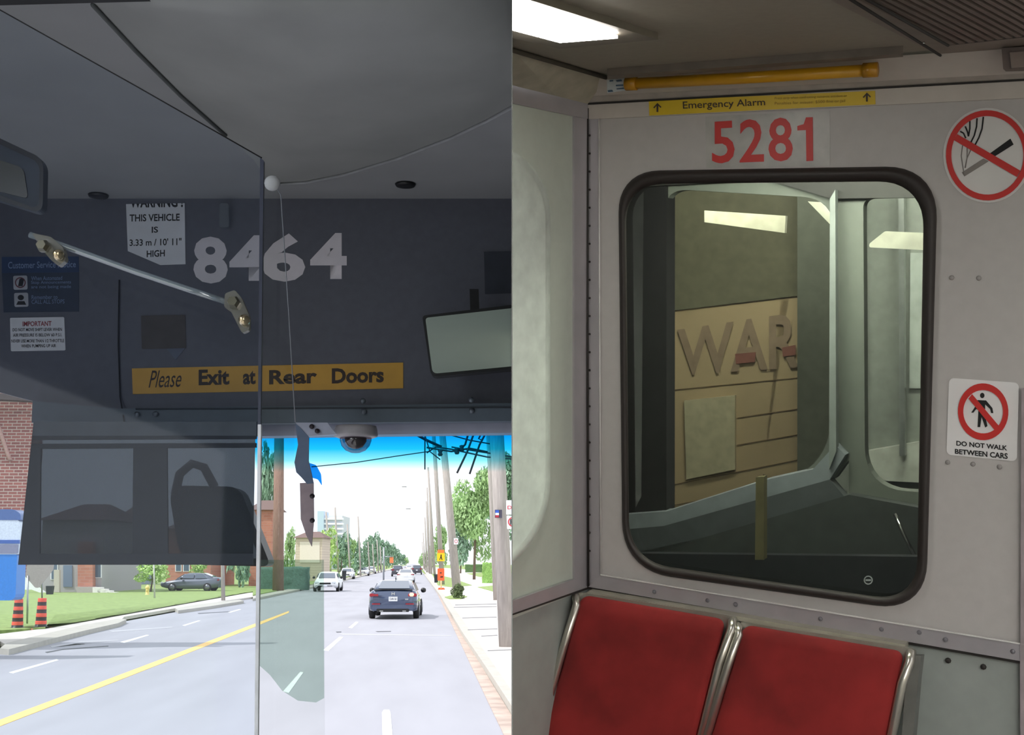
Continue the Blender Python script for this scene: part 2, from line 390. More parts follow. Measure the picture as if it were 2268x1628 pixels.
tag(slab('blank_plate', [(1072, 558), (1180, 555), (1180, 648), (1074, 651)], PH, mat('dull_plate', (58, 62, 74), .7), .002, .003, clip=-1), 'plain dark square plate on the fascia above the rear-view mirror', 'plate')
# clear hook
M_clear = glass('clear_plastic', (.75, .8, .85), .2, .1, (150, 160, 170), .15)
tag(slab('hook', rr([(486, 450), (506, 450), (507, 503), (485, 503)], 5), VP(2.58), M_clear, .012), 'clear plastic hook above the numerals', 'hook')

# interior rear-view mirror
def mirror_mat(name, rgb):
    return mat(name, rgb, .08, .85, var=.03)
t = empty('rear_view_mirror', VP(2.45)(1134, 820), 'wide rounded interior mirror at the right end of the fascia', 'mirror')
o = [(935, 699), (1260, 660), (1260, 806), (955, 835)]; i2 = [(942, 704), (1255, 669), (1255, 800), (958, 828)]
PM = VP(2.45)
slab('housing', rr(o, [8, 8, 8, 14]), PM, M_dark, .03, 0, t, -1)
MM = bpy.data.materials.new('mirror_face'); MM.use_nodes = True
b_ = MM.node_tree.nodes['Principled BSDF']; b_.inputs['Metallic'].default_value = 1; b_.inputs['Roughness'].default_value = .06; b_.inputs['Base Color'].default_value = (.72, .84, .72, 1)
slab('mirror_face', rr(i2, [7, 7, 7, 12]), PM, MM, .002, .003, t, -1)
slab('mounting_arm', [(1040, 640), (1060, 640), (1062, 700), (1042, 702)], VP(2.5), M_dark, .02, 0, t, -1)

# dome camera
t = empty('dome_camera', VP(2.5)(788, 968), 'white based clear dome security camera above the windscreen', 'camera')
c = VP(2.5)(788, 966); zz = Vector((0, 0, 1)); s = 2.5 / FPX
lathe('base', [(45 * s, 22 * s), (47 * s, 16 * s), (49 * s, 3 * s), (48 * s, -1 * s), (40 * s, -4 * s)], c, mat('camera_base', (176, 172, 176), .4), t, None, 32)
lathe('bubble', [(35 * s, -3 * s), (35 * s, -10 * s), (31 * s, -22 * s), (22 * s, -32 * s), (10 * s, -37 * s), (.5 * s, -38 * s)], c, glass('smoked_dome', (.55, .5, .55), .12, .03), t, None, 32)
lathe('lens_module', [(24 * s, -2 * s), (24 * s, -12 * s), (16 * s, -24 * s), (6 * s, -28 * s)], c, mat('lens_brown', (70, 56, 60), .3), t, None, 24)

# left corner mirror / monitor
t = empty('convex_mirror', VP(1.9)(40, 470), 'black rimmed rounded mirror at the upper left edge', 'mirror')
PM = VP(1.9)
oo = rr([(-60, 278), (97, 352), (94, 474), (-60, 425)], [4, 24, 24, 4]); ii = rr([(-60, 292), (88, 360), (86, 464), (-60, 410)], [4, 20, 20, 4])
slab('housing', oo, PM, mat('mirror_back', (58, 66, 78), .5), .02, 0, t)
ring('rim', [(oo, 0), (oo, .006), (ii, .006), (ii, 0)], PM, M_dark, t, smooth=False)
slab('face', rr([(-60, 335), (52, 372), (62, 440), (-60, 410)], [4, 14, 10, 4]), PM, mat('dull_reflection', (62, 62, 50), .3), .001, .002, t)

# sun blind: dark film in a frame, hanging below the left fascia
t = empty('sun_blind', VP(2.5)(310, 1250), 'dark see-through pull-down sun blind covering the left windscreen', 'sun blind')
PB = VP(2.5)
slab('film', [(74, 936), (566, 936), (560, 1250), (40, 1250)], PB, glass('dark_film', (.29, .31, .33), .01, .2, (80, 88, 98), .25), .001, 0, t)
slab('top_rail', [(74, 934), (568, 934), (568, 965), (72, 965)], PB, mat('blind_rail', (84, 92, 100), .5), .01, .004, t)
slab('slat', [(72, 965), (568, 963), (567, 972), (71, 974)], PB, mat('blind_dark', (44, 50, 58), .6), .008, .003, t)
slab('slat', [(70, 983), (567, 981), (567, 991), (69, 994)], PB, mat('blind_dark', (44, 50, 58), .6), .008, .003, t)
slab('side_frame', [(70, 990), (90, 990), (88, 1240), (40, 1250)], PB, mat('blind_frame', (50, 56, 64), .6), .006, .004, t)
slab('bottom_rail', [(44, 1226), (560, 1226), (560, 1251), (40, 1251)], PB, mat('blind_frame', (50, 56, 64), .6), .006, .005, t)
slab('divider', [(295, 992), (370, 990), (372, 1228), (293, 1228)], PB, mat('blind_frame', (50, 56, 64), .6), .006, .002, t)
# exterior wing mirror seen through the film
PX = VP(3.3)
t = empty('wing_mirror', PX(470, 1245), 'black rounded exterior wing mirror seen through the dark sun blind', 'mirror')
slab('housing', rr([(372, 1075), (530, 1078), (600, 1255), (400, 1250)], [40, 25, 20, 50]), PX, M_dark, .08, 0, t)
slab('glass', rr([(395, 1092), (520, 1094), (575, 1238), (415, 1232)], [28, 18, 14, 36]), PX, mat('mirror_tint', (60, 66, 72), .7), .002, .003, t)
tube('arm', [PX(388, 1095), PX(398, 1050), PX(425, 1027), PX(452, 1035), PX(475, 1078)], .012, M_dark, t)

# operator shield
M_sh = glass('shield_acrylic', (.93, .955, .98), .015, .03, (86, 98, 130), .02)
PS1 = VP(1.25)
t = empty('operator_shield', PS1(570, 1640), 'clear acrylic driver shield with a polished vertical edge', 'shield')
slab('pane', [(-60, -12), (0, 22), (580, 350), (567, 1750), (-60, 1750)], PS1, M_sh, .0004, 0, t)
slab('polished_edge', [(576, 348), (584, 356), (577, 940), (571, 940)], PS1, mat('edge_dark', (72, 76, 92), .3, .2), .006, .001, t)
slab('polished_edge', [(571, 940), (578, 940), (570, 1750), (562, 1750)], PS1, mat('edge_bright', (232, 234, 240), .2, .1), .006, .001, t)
tube('top_edge', [PS1(-60, -12), PS1(0, 22), PS1(300, 190), PS1(580, 350)], .0007, M_black, t, 6)  # dark line along the pane's sloping top edge
M_sh2 = glass('shield_return', (.97, .975, .97), .015, .03, (120, 120, 130), .01)
slab('return_pane', [(584, 392), (622, 432), (640, 700), (652, 935), (650, 1240), (718, 1240), (720, 1750), (568, 1750), (576, 940)], VP(1.3), M_sh2, .0004, 0, t)
tube('return_edge', [VP(1.3)(x, y) for x, y in ((606, 405), (622, 432), (640, 700), (654, 935))], .0006, mat('edge_pale', (130, 132, 140), .3), t, 6)
slab('green_reflection', [(572, 1240), (717, 1240), (718, 1546), (700, 1556), (660, 1552), (625, 1530), (598, 1495), (570, 1470)], VP(1.31), glass('reflection_film', (.80, .87, .83), .01, .05, (150, 168, 158), .07), .0004, 0, t)  # green reflection on the return strip, put in as a tinted film
lathe('clip', [(.008, 0), (.008, .004), (.004, .006)], VP(1.24)(604, 406), mat('clip_grey', (170, 172, 176), .5), t, -DV + Vector((0, 0, -.3)), 16)
# grab rail on the shield
PR = VP(1.18)
t = empty('grab_rail', PR(330, 620), 'diagonal clear grab rail bolted across the driver shield', 'rail')
s = 1.18 / FPX
tube('bar', [PR(x, y) for x, y in ((66, 520), (130, 541), (300, 602), (420, 642), (500, 668))], 7 * s, glass('clear_bar', (.55, .62, .68), .35, .12, (150, 165, 175), .3), t, 12)
for k, pts in enumerate(([(70, 516), (112, 524), (140, 548), (146, 575), (130, 590), (112, 575), (96, 556)], [(498, 650), (520, 642), (536, 662), (552, 700), (552, 730), (536, 738), (524, 715), (512, 690), (496, 680)])):
    slab('bracket', rr(pts, 5, 3), PR, glass('bracket_clear', (.5, .5, .5), .3, .15, (150, 150, 140), .35), .008, .006, t)
for x, y in ((132, 566), (542, 710)):
    lathe('bolt', [(13 * s, 0), (13 * s, .004), (9 * s, .008), (4 * s, .01)], PR(x, y, .008), mat('brass_bolt', (214, 196, 160), .2, 1), t, -DV, 14)
for x, y in ((100, 548), (520, 672)):
    lathe('nut', [(14 * s, 0), (15 * s, .006), (11 * s, .012)], PR(x, y, .006), mat('worn_nut', (120, 118, 104), .35, .8), t, -DV, 6, False)
# folded bracket and hanging strap beside the dome camera
PK = VP(2.45)
t = empty('mounting_bracket', PK(690, 1080), 'folded grey metal bracket with bolts hanging beside the dome camera', 'bracket')
slab('plate', [(655, 936), (725, 936), (745, 962), (684, 966), (660, 950)], PK, mat('bracket_grey', (168, 172, 190), .4, .3), .01, .002, t)
slab('strap', [(654, 938), (662, 944), (684, 968), (683, 1020), (690, 1050), (694, 1070), (680, 1072), (668, 1058), (656, 1046), (652, 1024), (660, 985)], PK, mat('strap_slate', (104, 122, 150), .5), .006, .004, t)
slab('lower_strap', [(664, 1070), (694, 1068), (695, 1150), (690, 1210), (678, 1185), (666, 1150)], PK, mat('strap_brown', (178, 160, 166), .5), .006, .002, t)
for x, y in ((691, 945), (703, 955), (692, 1099), (692, 1153)):
    lathe('bolt', [(.005, 0), (.005, .004), (.002, .007)], PK(x, y, .006), mat('dark_bolt', (52, 44, 50), .4), t, -DV, 10)
tag(slab('visor_tab', rr([(684, 1025), (700, 1030), (711, 1050), (713, 1076), (704, 1062), (690, 1058)], 3, 3), VP(2.5), glass('blue_tab', (.08, .45, .8), .04, .1), .002), 'small curved blue plastic tab beside the hanging bracket', 'tab')

# ================================================================== OUTDOORS
M_road = mat('asphalt', (156, 156, 164), .85, var=.06, scale=1.2, bump=.02, stretch=(1, .15, 1))
M_conc = mat('concrete', (196, 190, 184), .85, var=.08, scale=2)
M_curb = mat('curb_concrete', (176, 172, 164), .85, var=.08, scale=4)
M_dirt = mat('gutter_dirt', (178, 160, 150), .95, var=.2, scale=3)
M_grass = mat('grass', (132, 152, 88), .95, var=.28, scale=6, bump=.3)
M_line = mat('white_paint', (225, 228, 230), .7, var=.1, scale=5)
M_yel = mat('yellow_paint', (240, 196, 120), .7, var=.12, scale=5)
bm = bmesh.new(); box_bm(bm, Vector((0, 700, -.16)), (900, 1500, .1))
tag(frombm('ground', bm, M_grass), 'green ground beside the street', 'ground', kind='structure')
bm = bmesh.new(); box_bm(bm, Vector((-2, 8, -.05)), (26, 36, .08)); st(frombm('road', bm, M_road))
st(gslab('road', [(-400, 1530), (0, 1440), (265, 1378), (560, 1325), (760, 1284), (916, 1248.3), (920, 1248.3), (946, 1280), (969, 1315), (1020, 1424), (1079, 1550), (1200, 1800), (-500, 1800)], M_road, -.0, .1))
st(gslab('gutter', [(969, 1315), (1020, 1424), (1079, 1550), (1200, 1800), (1290, 1800), (1134, 1585), (1100, 1530), (1030, 1415), (985, 1330), (940, 1270)], M_dirt, .01, .1))
st(gslab('curb', [(975, 1318), (1024, 1400), (1085, 1490), (1134, 1565), (1300, 1800), (1340, 1800), (1134, 1530), (1050, 1408), (990, 1324), (945, 1272), (938, 1270)], M_curb, .12, .2))
st(gslab('sidewalk', [(1134, 1530), (1400, 1800), (1500, 1400), (1200, 1290), (1040, 1262), (960, 1256), (930, 1252), (945, 1272), (990, 1324), (1050, 1408)], M_conc, .12, .15))
st(gslab('sidewalk', [(100, 1392), (-300, 1440), (-300, 1485), (0, 1420), (20, 1432), (265, 1376), (275, 1366), (400, 1345), (560, 1322), (560, 1312), (450, 1326), (300, 1345), (125, 1360), (115, 1385)], M_conc, .1, .12))
st(gslab('curb', [(0, 1436), (14, 1424), (180, 1385), (262, 1370), (280, 1372), (262, 1380), (190, 1396), (20, 1438)], M_curb, .13, .2))
st(gslab('curb', [(388, 1347), (440, 1338), (530, 1328), (540, 1331), (470, 1342), (395, 1352)], M_curb, .13, .2))
st(gslab('curb', [(560, 1320), (700, 1293), (880, 1256), (886, 1257), (700, 1298), (560, 1326)], M_curb, .13, .2))
st(gslab('lawn', [(-400, 1450), (0, 1396), (100, 1390), (122, 1362), (300, 1344), (450, 1325), (560, 1310), (560, 1290), (-400, 1290)], M_grass, .14, .15))
st(gslab('lawn', [(560, 1318), (700, 1292), (880, 1256), (880, 1251), (560, 1285)], M_grass, .14, .15))
for pts in ([(956, 1270), (1000, 1280), (1045, 1296), (1000, 1300), (970, 1296)], [(1058, 1300), (1100, 1296), (1200, 1310), (1200, 1318), (1098, 1311)], [(1034, 1270), (1100, 1266), (1200, 1272), (1200, 1290), (1060, 1277)], [(985, 1322), (1010, 1316), (1035, 1321), (1020, 1326), (995, 1326)]):
    st(gslab('lawn', pts, M_grass, .15, .05))
M_joint = mat('joint_dark', (120, 120, 122), .9)
for k, (x0, x1, y) in enumerate(((1008, 1100, 1339), (1005, 1100, 1344.5), (1024, 1100, 1368), (1036, 1102, 1394), (1066, 1102, 1408), (1080, 1140, 1440))):
    tag(gslab('paving_joint', [(x0, y), (x1, y - 2), (x1, y - .5), (x0, y + 1.5)], M_joint, .125, .02), 'dark joint across the pale sidewalk slabs, %s nearest' % ORD[5 - k], 'paving joint', 'joints in the right sidewalk')
# lane markings
tag(gslab('centre_line', [(-200, 1671), (0, 1594), (280, 1489), (560, 1383), (640, 1353), (640, 1357), (560, 1390), (280, 1500), (0, 1608), (-200, 1688)], M_yel, .006, .006), 'long yellow centre line running along the road', 'road marking')
DL = [('white lane dash crossing the near left lane', [(20, 1489), (125, 1460), (130, 1462), (30, 1491)]), ('white lane dash left of the road centre, second from the left', [(266, 1422), (325, 1406), (330, 1407), (275, 1424)]),
      ('short white lane dash beyond the second one, left lanes', [(404, 1385), (440, 1374), (444, 1375), (410, 1386)]), ('faint white dash nearest the shield edge, left lanes', [(505, 1356), (530, 1349), (534, 1350), (510, 1357)]),
      ('white dash seen through the green reflection film', [(627, 1531), (665, 1488), (672, 1489), (640, 1534)]), ('broad white dash at the bottom of the near lane', [(846, 1578), (850, 1572), (862, 1572), (865, 1578), (872, 1660), (848, 1660)]),
      ('pale dash just behind the dark sedan', [(772, 1390), (788, 1377), (794, 1378), (780, 1391)]), ('pale dash left of the near lane below the sedan', [(716, 1440), (752, 1410), (760, 1411), (728, 1441)])]
for lb, pts in DL: tag(gslab('lane_dash', pts, M_line, .006, .006), lb, 'road marking')
for lb, pts in (('long pale crack seal on the left lanes, nearest the curb', [(110, 1431), (180, 1420), (262, 1417), (262, 1419), (180, 1423), (115, 1434)]), ('pale crack seal on the left lanes beyond the first', [(240, 1397), (380, 1388), (384, 1390), (250, 1400)]), ('pale cross seal in the lane behind the sedan', [(750, 1403), (1000, 1407), (1000, 1408.5), (760, 1406)])):
    tag(gslab('crack_seal', pts, mat('seal_grey', (170, 170, 176), .8), .005, .005), lb, 'road patch')
M_dk = mat('tar', (84, 86, 92), .8)
for lb, pts in (('dark tar crack in the near left lane', [(100, 1444), (140, 1437), (240, 1430), (240, 1431.5), (140, 1439), (104, 1446)]), ('dark tar crack further along the left lanes', [(438, 1358), (510, 1354), (510, 1355), (440, 1359.5)]), ('small dark tar patch behind the sedan, left', [(744, 1399), (756, 1398.6), (756, 1400.5), (746, 1401)]), ('thin dark tar mark behind the sedan, centre', [(832, 1398), (866, 1397.5), (866, 1399), (836, 1399.6)])):
    tag(gslab('tar_crack', pts, M_dk, .005, .005), lb, 'road patch')

# ---- poles
M_pole = mat('weathered_wood', (168, 160, 156), .9, var=.15, scale=6, stretch=(4, 4, .4))
M_pole2 = mat('brown_wood', (140, 112, 102), .9, var=.18, scale=6, stretch=(4, 4, .4))
def pole(name, b, tp, wpx, lb, group=None, m=M_pole, zoff=.1, ext=1., taper=.75, cat='utility pole'):
    base = G(b[0], b[1], zoff); d = dist_of(base); pl = VP(d); top = pl(*tp); top = base + (top - base) * ext
    r = wpx / 2 * d / FPX
    o = tube(name, [base - Vector((0, 0, .2)), base + (top - base) * .5, top], [r, r * (1 + taper) / 2, r * taper], m, None, 12)
    tag(o, lb, cat, group); return o, pl, d
BIG, PB1, D1 = pole('utility_pole', (1124, 1434), (1100, 955), 36, 'thick weathered wooden utility pole nearest, right of the street', ext=1.3, taper=.85)
pole('utility_pole', (1099, 1330), (1081, 955), 12, 'slim wooden pole standing just behind the nearest thick pole', ext=1.2)
P2o, PP2, D2 = pole('utility_pole', (1014, 1320), (979, 955), 20, 'leaning wooden utility pole with leafy growth at its foot', ext=1.1, taper=.7)
P3o, PP3, D3 = pole('utility_pole', (980, 1296), (960, 955), 11, 'wooden utility pole carrying the yellow pedestrian sign', ext=1.1)
g = 'distant utility poles right of the street'
for b, tp, w in (((963, 1275), (948, 1035), 6), ((952, 1271), (946, 1080), 4), ((946, 1268), (941, 1146), 4), ((956, 1272), (951, 1100), 4), ((942, 1264), (937, 1180), 3), ((939, 1261), (935, 1200), 2.5), ((950, 1269), (944, 1110), 3)):
    pole('utility_pole', b, tp, w, 'slim distant utility pole right of the street, %s from the right' % ORD[[963, 956, 952, 950, 946, 942, 939].index(b[0])], g)
g = 'distant utility poles left of the street'
kk = 0
for b, tp, w in (((733, 1275), (722, 1134), 5), ((750, 1275), (742, 1124), 5), ((776, 1279), (769, 1161), 4), ((799, 1276), (793, 1144), 4), ((819, 1272), (815, 1200), 3), ((829, 1270), (825, 1205), 3), ((838, 1268), (835, 1196), 3), ((845, 1267), (842, 1210), 3), ((852, 1266), (850, 1214), 2.5)):
    kk += 1; pole('utility_pole', b, tp, w, 'slim distant utility pole left of the street, %s from the left' % ['first', 'second', 'third', 'fourth', 'fifth', 'sixth', 'seventh', 'eighth', 'ninth'][kk - 1], g)
pole('utility_pole', (616, 1309), (618, 975), 25, 'thick brown wooden pole seen through the shield return', m=M_pole2, ext=1.05, taper=.85)
pole('utility_pole', (495, 1330), (492, 1200), 9, 'pale wooden pole beside the parked grey sedan', ext=1.4)
pole('sign_post', (343, 1326), (340, 1230), 4, 'thin pale post by the hydrant on the left lawn', m=mat('pale_post', (190, 188, 186), .6), cat='post')
# attachments on poles
t = tag(slab('pole_sign', R4(1096, 1129, 1112, 1147), VP(D1 - .25), mat('sign_back', (70, 66, 84), .6), .02), 'small blue, white and red panel on the thick pole', 'sign')
slab('blue_band', R4(1097, 1130, 1105, 1136), VP(D1 - .25), mat('flag_blue', (46, 88, 190), .6), .002, .01, t)
slab('white_band', R4(1097, 1136, 1105, 1141), VP(D1 - .25), M_white, .002, .01, t)
slab('red_band', R4(1097, 1141, 1105, 1146), VP(D1 - .25), mat('flag_red', (170, 40, 60), .6), .002, .01, t)
Q = VP(D1 - .4)
RED = mat('sign_red', (200, 50, 60), .5)
t = empty('parking_sign', Q(1134, 1172), 'white no-stopping sign cut off at the seam, right of the thick pole', 'sign')
slab('upper_plate', rr([(1121, 1108), (1160, 1108), (1160, 1140), (1121, 1140)], 2, 3), Q, M_white, .01, 0, t, -1)
slab('lower_plate', rr([(1122, 1142), (1160, 1142), (1160, 1172), (1123, 1172)], 2, 3), Q, M_white, .01, 0, t, -1)
text('lettering', 'DO', [(1124, 1120), (1146, 1120), (1146, 1128), (1124, 1128)], Q, RED, .01, t, .01, clip=-1)
ring('prohibition_ring', [(circ(1137, 1156, 12, 11), .01), (circ(1137, 1156, 9.5, 8.5), .01)], Q, RED, t, -1)
text('lettering', 'P', [(1130, 1150), (1138, 1150), (1138, 1162), (1130, 1162)], Q, M_black, .01, t, .02, clip=-1)
Q = VP(D2 - .3)
t = tag(slab('pole_notice', R4(1005, 1192, 1015, 1206), Q, M_white, .01), 'small white notice on the leaning pole', 'sign')
ring('prohibition_ring', [(circ(1010, 1199, 3.5, 4), .01), (circ(1010, 1199, 2.6, 3), .01)], Q, RED, t)
Q = VP(D3 - .3)
t = empty('pedestrian_sign', Q(976, 1244), 'yellow walking figure sign under an orange tab on the wooden pole', 'sign')
slab('plate', rr(R4(968, 1225, 985, 1243), 1.5, 2), Q, mat('sign_yellow', (250, 196, 20), .5, emit=0), .02, 0, t)
slab('orange_tab', R4(969, 1218, 984, 1225), Q, mat('sign_orange', (240, 120, 50), .5), .02, 0, t)
slab('figure', [(976, 1228), (978, 1228), (978, 1233), (980, 1240), (978, 1240), (976.5, 1235), (974.5, 1240), (973, 1240), (975.5, 1233)], Q, M_black, .005, .01, t)
ORG = mat('safety_orange', (232, 92, 46), .6)
bp = G(976, 1306, .12); Q = VP(dist_of(bp))
t = empty('warning_board', bp, 'orange temporary warning board on a stand in front of the wooden pole', 'sign')
slab('board', rr(R4(969, 1259, 984, 1286), 1.5, 2), Q, ORG, .04, 0, t)
slab('marking', [(975, 1277), (981, 1276), (981, 1279), (975, 1279)], Q, M_black, .005, .01, t)
slab('marking', [(974, 1268), (978, 1267), (978, 1270), (974, 1270)], Q, M_brn, .005, .01, t)
tube('leg', [Q(977, 1286), Q(977, 1304)], .05, mat('stand_yellow', (236, 196, 140), .6), t)
slab('foot', [(971, 1302), (983, 1302), (986, 1307), (970, 1307)], Q, ORG, .4, 0, t)
# wires
M_wire = mat('wire_black', (40, 44, 52), .6)
def wire(pts, d, r, lb, grp=None): tag(tube('overhead_wire', [VP(d)(x, y) for x, y in pts], r, M_wire, None, 5, -1), lb, 'wire', grp)
wire([(690, 1034), (790, 1024), (880, 1010), (950, 1000)], 60, .025, 'long thin wire crossing the open sky towards the right poles')
wire([(900, 948), (918, 960), (945, 975), (978, 990)], 50, .06, 'thick dark wire running down to the leaning pole top')
for k, (pts, r) in enumerate(((((945, 991), (1000, 1000), (1040, 993), (1080, 1001)), .035), (((945, 1003), (965, 990), (1000, 995), (1078, 1012), (1150, 1018)), .03), (((985, 960), (1040, 975), (1085, 983)), .025), (((1000, 990), (1060, 1000), (1150, 1014)), .03), (((940, 960), (952, 1000), (975, 1018)), .025))):
    wire(pts, 45 + k, r, 'thin wire in the tangle between the right poles, %s' % ['topmost at left', 'lowest, crossing the thick pole', 'highest, sloping down right', 'middle one passing behind the thick pole', 'short one at the leaning pole'][k], 'wire tangle between the right poles')
for k, pts in enumerate((((1040, 950), (1030, 985), (1024, 990)), ((1053, 950), (1035, 1000), (1012, 1048)), ((1078, 955), (1062, 985), (1040, 1050)), ((1072, 948), (1060, 972), (1070, 975)))):
    wire(pts, 38 + k, .035 if k != 3 else .03, 'steep dark service wire left of the thick pole, %s' % ['leftmost and short', 'second, long', 'long one touching the thick pole top', 'small hooked one'][k], 'service wires beside the thick pole')
wire([(941, 950), (941, 1040)], 70, .04, 'short upright conductor high over the road', None)
for x, y in ((1012, 999), (1023, 993), (975, 1003)):
    tag(lathe('insulator', [(.06, -.12), (.1, -.05), (.06, 0), (.1, .08), (.05, .12)], VP(45)(x, y), M_wire, None, None, 10), 'dark insulator in the wires, %s of three' % {1012: 'middle one', 1023: 'right one', 975: 'left one'}[x], 'insulator', 'insulators between the right poles')
for x, y in ((895, 1078), (904, 1127)):
    tag(slab('street_light', [(x - 5, y - .8), (x + 5, y - 1), (x + 5, y + 1), (x - 5, y + .6)], VP(90), mat('lamp_grey', (150, 150, 150), .5), .3), 'tiny grey lamp head hanging over the far road, %s' % ('upper one' if y < 1100 else 'lower one'), 'street light')

# ---- vegetation
LEAF = {}
def leafmat(n, rgb):
    m = mat(n, rgb, .8, var=.35, scale=1.5); return m
M_leafA = leafmat('leaf_mid', (158, 188, 132)); M_leafB = leafmat('leaf_dark', (132, 162, 138)); M_leafC = leafmat('leaf_light', (180, 208, 132)); M_bark = mat('bark', (110, 96, 84), .95)
def crown_mesh(name, n, size, rx=1., rz=1., seed=1, cone=False):
    rnd = random.Random(seed); bm = bmesh.new()
    blobs = [(Vector((rnd.uniform(-.55, .55), rnd.uniform(-.55, .55), rnd.uniform(-.6, .6))), rnd.uniform(.3, .5)) for _ in range(9)]
    for i in range(n):
        if cone:
            h = rnd.random() ** .8; rr_ = (1 - h) * (.75 + .25 * math.sin(h * 40)); a = rnd.uniform(0, 6.283); c = Vector((rr_ * math.cos(a) * rnd.uniform(.5, 1), rr_ * math.sin(a) * rnd.uniform(.5, 1), h * 2 - 1))
        else:
            b, r = rnd.choice(blobs); d = Vector((rnd.gauss(0, 1), rnd.gauss(0, 1), rnd.gauss(0, 1))).normalized(); c = b + d * r * rnd.uniform(.65, 1.05)
        c = Vector((c.x * rx, c.y * rx, c.z * rz)); s = size * rnd.uniform(.6, 1.4)
        u = Vector((rnd.gauss(0, 1), rnd.gauss(0, 1), rnd.gauss(0, .6))).normalized(); w = u.orthogonal().normalized(); w.rotate(Matrix.Rotation(rnd.uniform(0, 6.28), 3, u))
        q = u.cross(w)
        v = [bm.verts.new(c + w * s), bm.verts.new(c + q * s * .55), bm.verts.new(c - w * s), bm.verts.new(c - q * s * .55)]
        bm.faces.new(v)
    me = bpy.data.meshes.new(name); bm.to_mesh(me); bm.free(); return me
CR_BIG = crown_mesh('crown', 6000, .055, seed=3); CR_SM = crown_mesh('crown', 1500, .10, seed=5); CR_CONE = crown_mesh('crown', 1600, .09, seed=6, cone=True)
def tree(name, bpx, bpy_, toppx, wpx, mesh, m, lb, group=None, cat='tree', trunk=True, crown_bottom=.25):
    base = G(bpx, bpy_, .1); d = dist_of(base); Q = VP(d); top = Q(bpx, toppx); hgt = top.z - base.z; w = wpx * d / FPX
    t = empty(name, base, lb, cat, group)
    me = mesh.copy(); me.materials.clear(); me.materials.append(m)
    c = bpy.data.objects.new('crown', me); COL.objects.link(c); c.parent = t
    cb = hgt * crown_bottom; c.location = (0, 0, (cb + hgt) / 2); c.scale = (w / 2, w / 2, (hgt - cb) / 2)
    c.rotation_euler.z = random.uniform(0, 6)
    if trunk:
        k = tube('trunk', [base - Vector((0, 0, .1)), base + Vector((.1, 0, hgt * .4)), base + Vector((0, 0, hgt * .75))], [max(.05, w * .03), max(.04, w * .02), .03], M_bark, t, 8)
    return t
tree('leafy_tree', 1050, 1284, 1036, 110, CR_BIG, M_leafA, 'large leafy tree behind the thick pole, right of the street', crown_bottom=.18)
tree('leafy_tree', 1105, 1276, 1000, 130, CR_BIG, M_leafB, 'dark crowned tree rising highest beside the seam', crown_bottom=.3)
tree('leafy_tree', 1020, 1270, 1130, 60, CR_SM, M_leafB, 'dark bushy tree between the leaning pole and the large tree', crown_bottom=.1)
tree('leafy_tree', 975, 1268, 1160, 40, CR_SM, M_leafA, 'bushy tree behind the pedestrian sign pole', crown_bottom=.1)
g = 'small street trees beyond the right poles'
for x, y, tp, w in ((957, 1264, 1205, 26), (940, 1259, 1222, 22), (932, 1255, 1232, 14)):
    tree('street_tree', x, y, tp, w, CR_SM, M_leafA, 'small distant tree beyond the right poles, %s' % {957: 'largest and nearest', 940: 'middle one', 932: 'smallest and farthest'}[x], g, crown_bottom=.1)
tree('leafy_tree', 725, 1276, 1168, 46, CR_SM, M_leafC, 'light green tree behind the oncoming white car', crown_bottom=.1)
tree('spruce_tree', 793, 1274, 1190, 44, CR_CONE, M_leafB, 'dark bluish spruce in the left row of trees', crown_bottom=.05)
tree('leafy_tree', 755, 1272, 1180, 46, CR_SM, M_leafB, 'dark tree between the white car and the spruce', crown_bottom=.1)
g = 'trees lining the left side of the street'
for x, y, tp, w in ((775, 1268, 1190, 40), (812, 1268, 1195, 34), (826, 1264, 1180, 32), (842, 1262, 1190, 30), (856, 1260, 1198, 28), (868, 1258, 1205, 26), (880, 1256, 1215, 22), (890, 1254, 1226, 20), (899, 1252.5, 1234, 16)):
    kk = [775, 812, 826, 842, 856, 868, 880, 890, 899].index(x); tree('street_tree', x, y, tp, w, CR_SM, M_leafA if x % 2 else M_leafB, 'leafy tree lining the left side of the street, %s from the left' % ['first', 'second', 'third', 'fourth', 'fifth', 'sixth', 'seventh', 'eighth', 'ninth'][kk], g, crown_bottom=.08)
tree('sapling', 333, 1312, 1242, 78, CR_SM, M_leafC, 'small bright green tree on the left lawn by the hydrant', crown_bottom=.3)
tree('sapling', 440, 1306, 1240, 40, CR_SM, M_leafC, 'small bright green tree behind the parked grey sedan', crown_bottom=.3)
tree('leafy_tree', 530, 1302, 1110, 70, CR_SM, M_leafB, 'dark green tree right of the pale pole by the grey sedan', crown_bottom=.05)
tree('leafy_tree', 588, 1292, 985, 50, CR_SM, M_leafB, 'tall dark tree seen just right of the shield edge', crown_bottom=.2)
tree('leafy_tree', 640, 1284, 1170, 30, CR_SM, M_leafA, 'narrow tree between the brown pole and beige garage', crown_bottom=.05)
tree('ivy_growth', 1014, 1327, 1292, 34, CR_SM, mat('ivy', (96, 112, 74), .9, var=.3), 'leafy growth around the foot of the leaning pole', cat='shrub', trunk=False, crown_bottom=-.1)
